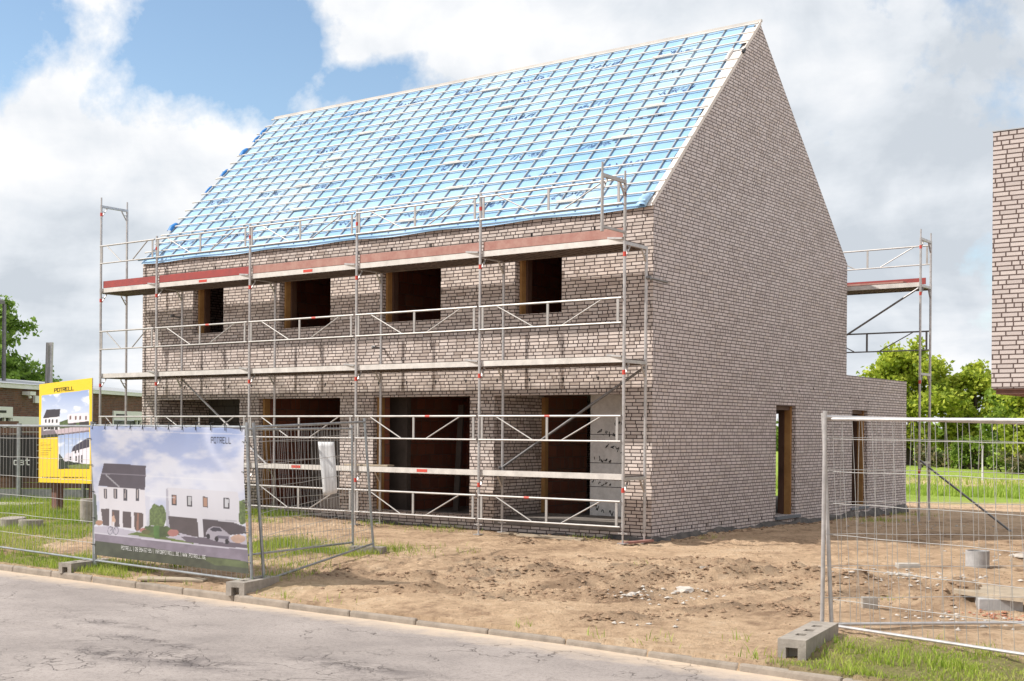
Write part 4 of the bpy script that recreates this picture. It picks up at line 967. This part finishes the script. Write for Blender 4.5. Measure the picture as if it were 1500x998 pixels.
adopt(ws_)
fl = thing('flue_pipe', 'twin steel flue pipe rising over the grey workshop roof', 'flue', (-29.7,7.9,3.7))
for x in (-29.80,-29.58): mb = MB(); mb.tube((x,7.9,3.2), (x,7.95,5.15), .07, 12); mb.build('pipe', M['steel_pale'] if x < -29.7 else M['steel'], fl)
adopt(fl)
th = thing('house', 'dark gutter and wall edge of a house at the far left of the photo', 'house', (-33,4,0))
mb = MB(); mb.box(-42,-6,0,-30.42,6.15,6.5); mb.build('wall', M['grey_block'], th)
mb = MB(); mb.poly([(-30.1,6.35,6.55),(-30.1,-6.2,6.55),(-36.2,-6.2,9.8),(-36.2,6.35,9.8)]); mb.poly([(-36.2,6.35,9.8),(-36.2,-6.2,9.8),(-42.2,-6.2,6.55),(-42.2,6.35,6.55)]); mb.build('roof', M['steel_dark'], th)
mb = MB(); mb.bar((-30.08,-6.2,6.5),(-30.08,6.35,6.5),.14,.12); mb.build('gutter', M['steel_dark'], th)
mb = MB(); mb.tube((-30.22,6.45,6.45),(-30.22,6.45,1.5),.07); mb.build('downpipe', M['steel_dark'], th)
adopt(th)
# board fence with a concrete foot plate, steel posts and a dark lettered sheet
bf = thing('board_fence', 'dark weathered board fence with grey posts behind the grass on the left', 'fence', (-17,-1.5,.2))
fa = Vector((-19.6,-3.22,0)); fb = Vector((-14.3,.38,0)); fd = (fb-fa).normalized(); fn = Vector((fd.y,-fd.x,0))
rr = random.Random(2)
for k in range(4):
    a_ = fa.lerp(fb, k/4)+fd*.04; b_ = fa.lerp(fb, (k+1)/4)-fd*.04; mb = MB(); z = .55
    while z < 2.05: h = rr.uniform(.13,.17); mb.bar(a_+Vector((0,0,z+h/2)), b_+Vector((0,0,z+h/2)), .03+rr.uniform(-.008,.008), h-.012); z += h
    mb.build('board_panel', M['wood_fence'], bf)
    mb = MB(); mb.bar(a_+Vector((0,0,.3)), b_+Vector((0,0,.3)), .05, .46); mb.build('foot_plate', M['concrete_grey'], bf)
for k in range(5):
    p = fa.lerp(fb, k/4); mb = MB(); mb.tube(p+fn*.04+Vector((0,0,0)), p+fn*.04+Vector((0,0,2.14)), .055, 10); mb.build('post', M['steel_dark'] if k % 2 else M['fence_steel'], bf)
sp_ = fa.lerp(fb, .42)+fn*.06; mb = MB(); mb.bar(sp_+Vector((0,0,1.35)), sp_+fd*.95+Vector((0,0,1.35)), .01, 1.0); sh = mb.build('dark_sheet', M['black_sheet'], bf)
lettering('oat', lambda u, v: sp_+fd*u+Vector((0,0,v)), (.40,1.13), .026, .026, 1.5, .9, 'lettering', M['white'], sh, fn*.012)
adopt(bf)

# ------------------------------------------------------------------ trees and shrubs
def leaf_cloud(name, centres, n, size, mat, parent=None, seed=1, core=.55):
    """many small leaf faces scattered in clumps round the twig ends"""
    rs_ = np.random.RandomState(seed); C_ = np.array([c[:3] for c in centres]); Rr = np.array([c[3] for c in centres])
    w = Rr**2.2; w /= w.sum(); idx = rs_.choice(len(C_), n, p=w)
    d = rs_.normal(size=(n,3)); d /= np.linalg.norm(d, axis=1)[:,None]; r = rs_.rand(n)**(core)*Rr[idx]
    sub = rs_.normal(size=(n//14+1, 3))*.16
    P = C_[idx] + d*r[:,None]*np.array([1,1,.8]) + sub[rs_.randint(0, len(sub), n)]*Rr[idx][:,None]*1.2
    a = rs_.normal(size=(n,3)); a /= np.linalg.norm(a, axis=1)[:,None]; b_ = np.cross(a, rs_.normal(size=(n,3))); b_ /= np.linalg.norm(b_, axis=1)[:,None]
    s = size*(.6+.8*rs_.rand(n))[:,None]
    V = np.stack([P-a*s*.5, P+b_*s*.32+a*s*.05, P+a*s*.55, P-b_*s*.32+a*s*.05], 1).reshape(-1,3)
    F = np.arange(n*4).reshape(-1,4); return mesh_np(name, V, F, mat, parent, False)
def tree(name, label, x, y, z, h, w, seed, mat, n=9000, leaf=.30, trunk=.28, lowest=.22, group=None, lean=0, cat='tree'):
    t = thing(name, label, cat, (x, y, z), group); rr = random.Random(seed); mb = MB(); ends = []
    top = Vector((lean, 0, h*.86)); pts = [Vector((0,0,-.3))]
    for i in range(1, 7): pts.append(Vector((0,0,0)).lerp(top, i/6) + Vector((rr.uniform(-.15,.15), rr.uniform(-.15,.15), 0))*i/3)
    for i in range(6): mb.tube(pts[i], pts[i+1], trunk*(1-i/7), 8, trunk*(1-(i+1)/7))
    for k in range(26):
        f = rr.uniform(lowest, .97); i = min(5, int(f*6)); p = pts[i].lerp(pts[i+1], f*6-i); an = rr.uniform(0, 6.283)
        prof = math.sin(math.pi*min(1, max(.08, (f-lowest+.16)/(1.16-lowest))))**.6; ln = w/2*prof*rr.uniform(.55,1.05)
        e = p + Vector((math.cos(an)*ln, math.sin(an)*ln, ln*rr.uniform(.05,.5))); m_ = (p+e)/2 + Vector((0,0,ln*.10))
        r0 = trunk*.38*(1-f*.6); mb.tube(p, m_, r0, 6, r0*.6); mb.tube(m_, e, r0*.6, 5, r0*.2)
        ends.append((*e, w*rr.uniform(.085,.15))); ends.append((*(m_+Vector((rr.uniform(-.3,.3), rr.uniform(-.3,.3), .2))), w*rr.uniform(.07,.12)))
        for q in range(2):
            e2 = m_ + Vector((rr.uniform(-1,1), rr.uniform(-1,1), rr.uniform(-.2,.8)))*ln*.5; mb.tube(m_, e2, r0*.35, 4, r0*.12); ends.append((*e2, w*rr.uniform(.06,.12)))
    for q in range(5): ends.append((top.x+rr.uniform(-.1,.1)*w, rr.uniform(-.1,.1)*w, h*rr.uniform(.84,.97), w*rr.uniform(.07,.12)))
    mb.build('trunk', M['bark'], t); leaf_cloud('crown', ends, n, leaf, mat, t, seed); return t
GT = 'broad green trees beyond the field'
tree('deciduous_tree', 'tall round yellow green tree behind the rear scaffold', -17.1, 65.2, -.2, 8.5, 7.0, 3, M['leaf'], 15000, .30, lowest=.16, group=GT)
tree('deciduous_tree', 'shorter yellow green tree just right of the rear scaffold posts', -13.6, 67.5, -.2, 7.1, 5.2, 8, M['leaf'], 13000, .30, lowest=.12, group=GT)
tree('deciduous_tree', 'tall green tree partly behind the brick building at the right edge', -7.0, 58, -.2, 8.1, 6.2, 12, M['leaf_dark'], 15000, .28, lowest=.10, group=GT)
tree('deciduous_tree', 'bright low tree under the brick overhang at the right edge', -6.4, 56, -.2, 6.3, 6.0, 19, M['leaf'], 14000, .26, lowest=.08, group=GT)
tree('deciduous_tree', 'dark green tree half hidden by the rear brick wing', -21.5, 62, -.2, 6.2, 6.2, 23, M['leaf_dark'], 10000, .30, lowest=.10, group=GT)
tree('deciduous_tree', 'darker tree in the gap between the two bright trees', -12.6, 76, -.2, 3.8, 5.0, 29, M['leaf_dark'], 7000, .32, lowest=.05, group=GT)
tree('deciduous_tree', 'fresh green tree above the workshop roof at the left edge', -52.3, 20.2, .2, 9.1, 4.6, 5, M['leaf_left'], 9000, .24, .2, lowest=.30)
def shrub(label, x, y, w, h, seed, mat, n=2500, leaf=.22, group='shrubs along the far side of the field'):
    t = thing('shrub', label, 'shrub', (x, y, -.2), group); rr = random.Random(seed); mb = MB(); cs = []
    for k in range(9):
        e = Vector((rr.uniform(-.5,.5)*w, rr.uniform(-.4,.4)*w*.6, rr.uniform(.3,.85)*h)); mb.tube((e.x*.3,e.y*.3,0), e, .05, 5, .015); cs.append((*e, h*rr.uniform(.22,.36)))
    mb.build('stems', M['bark'], t); leaf_cloud('foliage', cs, n, leaf, mat, t, seed)
sh_l = ['dry brown shrub at the foot of the far trees', 'dull green shrub left of the marker post across the field', 'straw coloured shrub below the gap between the trees', 'dark low shrub under the right hand trees',
        'pale shrub near the right edge across the field', 'dark bush beside the rear wing across the field', 'spreading grey green bush behind the field at the far right', 'small dark bush left of the rear scaffold across the field']
for k, (x, y, w_, h_) in enumerate(((-14.6,62,4,1.7),(-10.8,58.5,4,1.9),(-12.8,60,4,1.6),(-8.4,55.5,4,1.7),(-6.2,53.5,3.6,1.9),(-18.8,60,4,1.9),(-3.8,51.5,4,1.6),(-21,58,4,1.7))):
    shrub(sh_l[k], x, y, w_, h_, 50+k, M['hedge'] if k % 2 == 0 else M['leaf_dark'])
hd = leaf_cloud('woodland', [(-85+i*3.4, 120-i*.6+3*math.sin(i*1.7), 1.0+.8*abs(math.sin(i*2.1)), 2.0) for i in range(46)], 22000, .5, M['leaf_dark'], None, 9); tag(hd, None, kind='stuff')
mp_ = thing('marker_post', 'thin pale marker post standing in the far field', 'post', (-6.05,42.4,-.2)); mb = MB(); mb.tube((-6.05,42.4,-.2), (-6.05,42.4,1.35), .035); mb.build('shaft', M['white'], mp_); mb = MB(); mb.tube((-6.05,42.4,1.36), (-6.05,42.4,1.5), .06); mb.build('cap', M['steel'], mp_); adopt(mp_)

# ------------------------------------------------------------------ grass
def blades(name, X, Y, Hh, Wd, mat, seed, lean=.5):
    rs_ = np.random.RandomState(seed); n = len(X); Z = height(X, Y)-.01; a = rs_.rand(n)*6.283; l = rs_.rand(n)*lean
    dx = np.cos(a); dy = np.sin(a); b_ = rs_.rand(n)*6.283; wx = np.cos(b_)*Wd/2; wy = np.sin(b_)*Wd/2
    def at_(t, k): return np.stack([X+dx*l*Hh*t**1.8 + wx*k, Y+dy*l*Hh*t**1.8 + wy*k, Z+Hh*t*(1-.25*l*t)], 1)
    V = np.stack([at_(0,-1), at_(0,1), at_(.55,.8), at_(.55,-.8), at_(1,.12), at_(1,-.12)], 1).reshape(-1,3)
    k = np.arange(n)[:,None]*6; F = np.concatenate([k+np.array([[0,1,2,3]]), k+np.array([[3,2,4,5]])], 0)
    o = mesh_np(name, V, F, mat, None, False); return tag(o, None, kind='stuff')
rs0 = np.random.RandomState(4)
def scatter(x0, x1, y0, y1, n, maskf, cl=6.):
    X = rs0.uniform(x0, x1, n); Y = rs0.uniform(y0, y1, n); m = maskf(X, Y); c = .22+1.35*vnoise(X*cl, Y*cl)**1.3; keep = rs0.rand(n) < m*c; return X[keep], Y[keep]
gm = lambda X, Y: grass_mask(X, Y)*(~((X > -14.2)&(X < .1)&(Y > -.1)))
X, Y = scatter(-22, -1, -9, 0, 190000, gm); hh = (.04+.14*vnoise(X*1.7, Y*1.7)**1.3)*(.4+rs0.rand(len(X))); blades('grass', X, Y, hh, .010, M['grass'], 1)
X, Y = scatter(6.2, 12.5, -10.3, -6.6, 48000, gm, 4.); hh = (.02+.14*vnoise(X*3.2, Y*3.2)**2.2)*(.4+rs0.rand(len(X))); blades('grass', X, Y, hh, .008, M['grass'], 2, .8)
def tufts(X, Y): 
    m = np.zeros(len(X))
    for bx, by, r in ((-2.3,-4.2,.55),(-3.0,-4.9,.7),(-2.2,-6.6,.45),(-1.6,-7.2,.4),(-1.3,-3.6,.16),(1.9,-3.9,.1),(4.9,-8.6,.16),(4.3,-8.75,.12),(5.6,-8.3,.12),(3.4,-8.6,.10),(5.2,-9.0,.12),(2.2,-8.85,.07),(6.05,-8.9,.2),(5.95,-9.2,.12),
                      (-.6,.0,.1),(-1.1,-.35,.25),(-4.5,-.4,.5),(-6.2,-.35,.4),(-9,-.5,.7),(.5,1.2,.15),(1.0,8.5,.5),(.4,12.2,.5),(5.9,-4.7,.1),(6.8,.3,.3),(-.2,-8.8,.3),(.6,-8.75,.2),(-3.6,-8.5,.5)):
        m = np.maximum(m, np.exp(-((X-bx)**2+(Y-by)**2)/r**2))
    return m*1.2
X, Y = scatter(-10, 8, -9.3, 13, 150000, tufts, 9.); hh = (.03+.10*rs0.rand(len(X))); blades('grass', X, Y, hh, .009, M['grass'], 3, .9)
def fieldm(X, Y):
    dd = -.587*(X-11)+.81*(Y+19.4); wob = 4*(fbm(X*.08, Y*.08, 3)-.5)*2; return sstep(36.5, 38, dd+wob)*(1-.9*sstep(49, 52, dd+wob))
X, Y = scatter(-14, 12, 24, 46, 110000, fieldm, 1.2); hh = .08+.26*vnoise(X*.5, Y*.5)*rs0.rand(len(X))*1.4; blades('tall_grass', X, Y, hh, .035, M['grass_field'], 4, .5)
# clods and crumbs of earth, rubble crumbs
def crumbs(name, pts, mat, seed):
    import bmesh
    rr = random.Random(seed); V = []; F = []
    base = [(0,0,1),(.9,0,.2),(.25,.85,.15),(-.75,.5,.2),(-.7,-.55,.1),(.3,-.9,.2),(0,0,-.6)]
    tri = [(0,1,2),(0,2,3),(0,3,4),(0,4,5),(0,5,1),(6,2,1),(6,3,2),(6,4,3),(6,5,4),(6,1,5)]
    hz = height(np.array([p[0] for p in pts]), np.array([p[1] for p in pts]))
    for (x, y, s), z in zip(pts, hz):
        k = len(V); an = rr.uniform(0, 6.28); ca, sa = math.cos(an), math.sin(an); sx = rr.uniform(.7,1.6); szz = rr.uniform(.4,.8)
        for a_, b_, c_ in base:
            a2, b2, c2 = (a_*sx+rr.uniform(-.2,.2))*s, (b_+rr.uniform(-.2,.2))*s, (c_*szz+rr.uniform(-.1,.1))*s; V.append((x+a2*ca-b2*sa, y+a2*sa+b2*ca, float(z)+c2+s*.1))
        F += [(k+p, k+q, k+r_) for p, q, r_ in tri]
    o = mesh_np(name, np.array(V), np.array(F), mat, None, False); return tag(o, None, kind='stuff')
rr = random.Random(77); pts = []
for pl, h in RIDGES:
    for (ax, ay), (bx, by) in zip(pl[:-1], pl[1:]):
        for k in range(130): t = rr.random(); o_ = abs(rr.gauss(0, 1)); pts.append((ax+(bx-ax)*t+rr.gauss(0,.22), ay+(by-ay)*t+rr.gauss(0,.22), rr.uniform(.008,.035)))
for bx, by, r, h in BLOBS:
    for k in range(45): pts.append((bx+rr.gauss(0,r*.8), by+rr.gauss(0,r*.6), rr.uniform(.008,.045)))
for k in range(1500): x, y = rr.uniform(-3.5,9), rr.uniform(-9,8); (x < 0 and y > -.1) or pts.append((x, y, rr.uniform(.004,.018)))
for k in range(500): x = rr.uniform(-13,13.5); pts.append((rr.uniform(-13,0), -.12-abs(rr.gauss(0,.12)), rr.uniform(.01,.04))) if x < 0 else pts.append((.12+abs(rr.gauss(0,.12)), x, rr.uniform(.01,.045)))
crumbs('soil_clods', pts, M['soil_clod'], 5)
pts = []
for bx, by, r, n_ in ((3.4,-6.4,.38,60),(3.75,-5.8,.28,35),(5.6,-2.3,.5,80),(5.3,-3.2,.5,50),(7.0,-5.9,.55,45),(6.2,1.0,.9,50),(4.6,-8.0,.3,8),(2.2,8.2,1.2,60)):
    for k in range(n_): pts.append((bx+rr.gauss(0,r), by+rr.gauss(0,r*.6), rr.uniform(.010,.040)))
crumbs('rubble_crumbs', pts, M['stone'], 6)
pts = [(7.4+rr.gauss(0,.30), -5.35+rr.gauss(0,.12), rr.uniform(.012,.035)) for k in range(60)]; crumbs('brick_crumbs', pts, M['red_rubble'], 8)

# ------------------------------------------------------------------ camera, sun and sky
cam = bpy.data.cameras.new('camera'); co = bpy.data.objects.new('camera', cam); COL.objects.link(co); scene.camera = co
cam.sensor_width = 36; cam.lens = 44.26; cam.shift_y = .088; cam.clip_end = 5000; cam.clip_start = .1
co.location = (11.0007, -19.3846, 2.0489)
co.rotation_euler = (Matrix.Rotation(R(35.9263), 4, 'Z') @ Matrix.Rotation(R(90), 4, 'X') @ Matrix.Rotation(R(.4), 4, 'Z')).to_euler()
sd = bpy.data.lights.new('sun', 'SUN'); sd.energy = 4.2; sd.angle = R(1.2); sd.color = (1, .95, .87)
so = bpy.data.objects.new('sun', sd); COL.objects.link(so)
EL = R(43); hx, hy = .74, .67; k = math.hypot(hx, hy); ray = Vector((hx/k*math.cos(EL), hy/k*math.cos(EL), -math.sin(EL)))
so.rotation_euler = ray.to_track_quat('-Z', 'Y').to_euler(); so.location = (0, 0, 20)
W = bpy.data.worlds.new('World'); scene.world = W; W.use_nodes = True; nt = W.node_tree
for n in list(nt.nodes): nt.nodes.remove(n)
g = G(nt); out = g.n('ShaderNodeOutputWorld'); bg = g.n('ShaderNodeBackground'); nt.links.new(bg.outputs[0], out.inputs[0])
sky = g.n('ShaderNodeTexSky', sky_type='NISHITA'); sky.sun_disc = False; sky.sun_elevation = EL
sky.sun_rotation = math.atan2(-hx, -hy); sky.dust_density = .2; sky.ozone_density = 1.6; sky.air_density = 1.
tc = g.n('ShaderNodeTexCoord'); dirv = tc.outputs['Generated']; sp = g.n('ShaderNodeSeparateXYZ'); nt.links.new(dirv, sp.inputs[0])
zz = g.math('MAXIMUM', g.math('ADD', sp.outputs[2], .16), .02)
cb = g.n('ShaderNodeCombineXYZ'); nt.links.new(g.math('DIVIDE', sp.outputs[0], zz), cb.inputs[0]); nt.links.new(g.math('DIVIDE', sp.outputs[1], zz), cb.inputs[1]); cb.inputs[2].default_value = 2.7
n1 = g.noise(dirv, 5.2, 12, .60, .1); n2 = g.noise(cb.outputs[0], 1.1, 7, .55, .2); n3 = g.noise(dirv, 9.5, 6, .55, .3)
def lobe(d, c0, c1, sq=1.):   # soft patch of sky around a fixed compass direction and height
    v = g.n('ShaderNodeVectorMath', operation='SUBTRACT'); nt.links.new(dirv, v.inputs[0]); v.inputs[1].default_value = d
    s = g.n('ShaderNodeVectorMath', operation='MULTIPLY'); nt.links.new(v.outputs[0], s.inputs[0]); s.inputs[1].default_value = (1, 1, sq)
    l = g.n('ShaderNodeVectorMath', operation='LENGTH'); nt.links.new(s.outputs[0], l.inputs[0]); return g.mr(l.outputs['Value'], c0, c1, 1, 0)
clear = g.math('MAXIMUM', lobe((-.720,.635,.285), .02, .155, 1.5), g.math('MULTIPLY', lobe((-.655,.70,.262), .0, .10, 2.), .95))
clear = g.math('MAXIMUM', clear, g.math('MULTIPLY', lobe((-.82,.50,.30), .0, .12, 1.6), .8))
clear = g.math('MAXIMUM', clear, g.math('MULTIPLY', lobe((-.25,.93,.24), .0, .17), .32))
clear = g.math('MAXIMUM', clear, g.math('MULTIPLY', lobe((-.33,.93,.13), .0, .07), .35))
edge = g.math('SUBTRACT', g.math('ADD', g.math('MULTIPLY', n1, 1.5), g.math('MULTIPLY', n3, .35)), .93)
cov = g.math('ADD', g.math('SUBTRACT', .62, g.math('MULTIPLY', clear, 1.0)), g.math('MULTIPLY', edge, 1.7))
cov = g.mr(cov, .05, .30); 
shade = g.math('ADD', g.math('MULTIPLY', n2, .55), g.math('MULTIPLY', n3, .45))
grey = g.math('MAXIMUM', lobe((-.26,.94,.22), .0, .26), g.math('MULTIPLY', lobe((-.84,.53,.12), .0, .14), .9))
shade = g.math('SUBTRACT', shade, g.math('MULTIPLY', grey, .12))
cl = g.ramp(shade, [(.36,(.60,.65,.71)), (.44,(.76,.80,.85)), (.50,(.88,.90,.93)), (.56,(1.0,1.0,1.0))])
STR = .11
sc_ = g.n('ShaderNodeVectorMath', operation='SCALE'); nt.links.new(cl, sc_.inputs[0]); sc_.inputs['Scale'].default_value = 1/STR*.84
blue = g.n('ShaderNodeVectorMath', operation='MULTIPLY'); nt.links.new(sky.outputs[0], blue.inputs[0]); blue.inputs[1].default_value = (1.35,1.32,1.24)
nt.links.new(g.mix(cov, blue.outputs[0], sc_.outputs[0]), bg.inputs[0]); bg.inputs[1].default_value = STR
vs = scene.view_settings; vs.view_transform = 'Standard'; vs.look = 'None'; vs.exposure = .33; vs.gamma = 1
scene.render.engine = 'CYCLES'; scene.cycles.max_bounces = 6; scene.cycles.transparent_max_bounces = 8
scene.cycles.sample_clamp_indirect = 4; scene.cycles.use_denoising = True
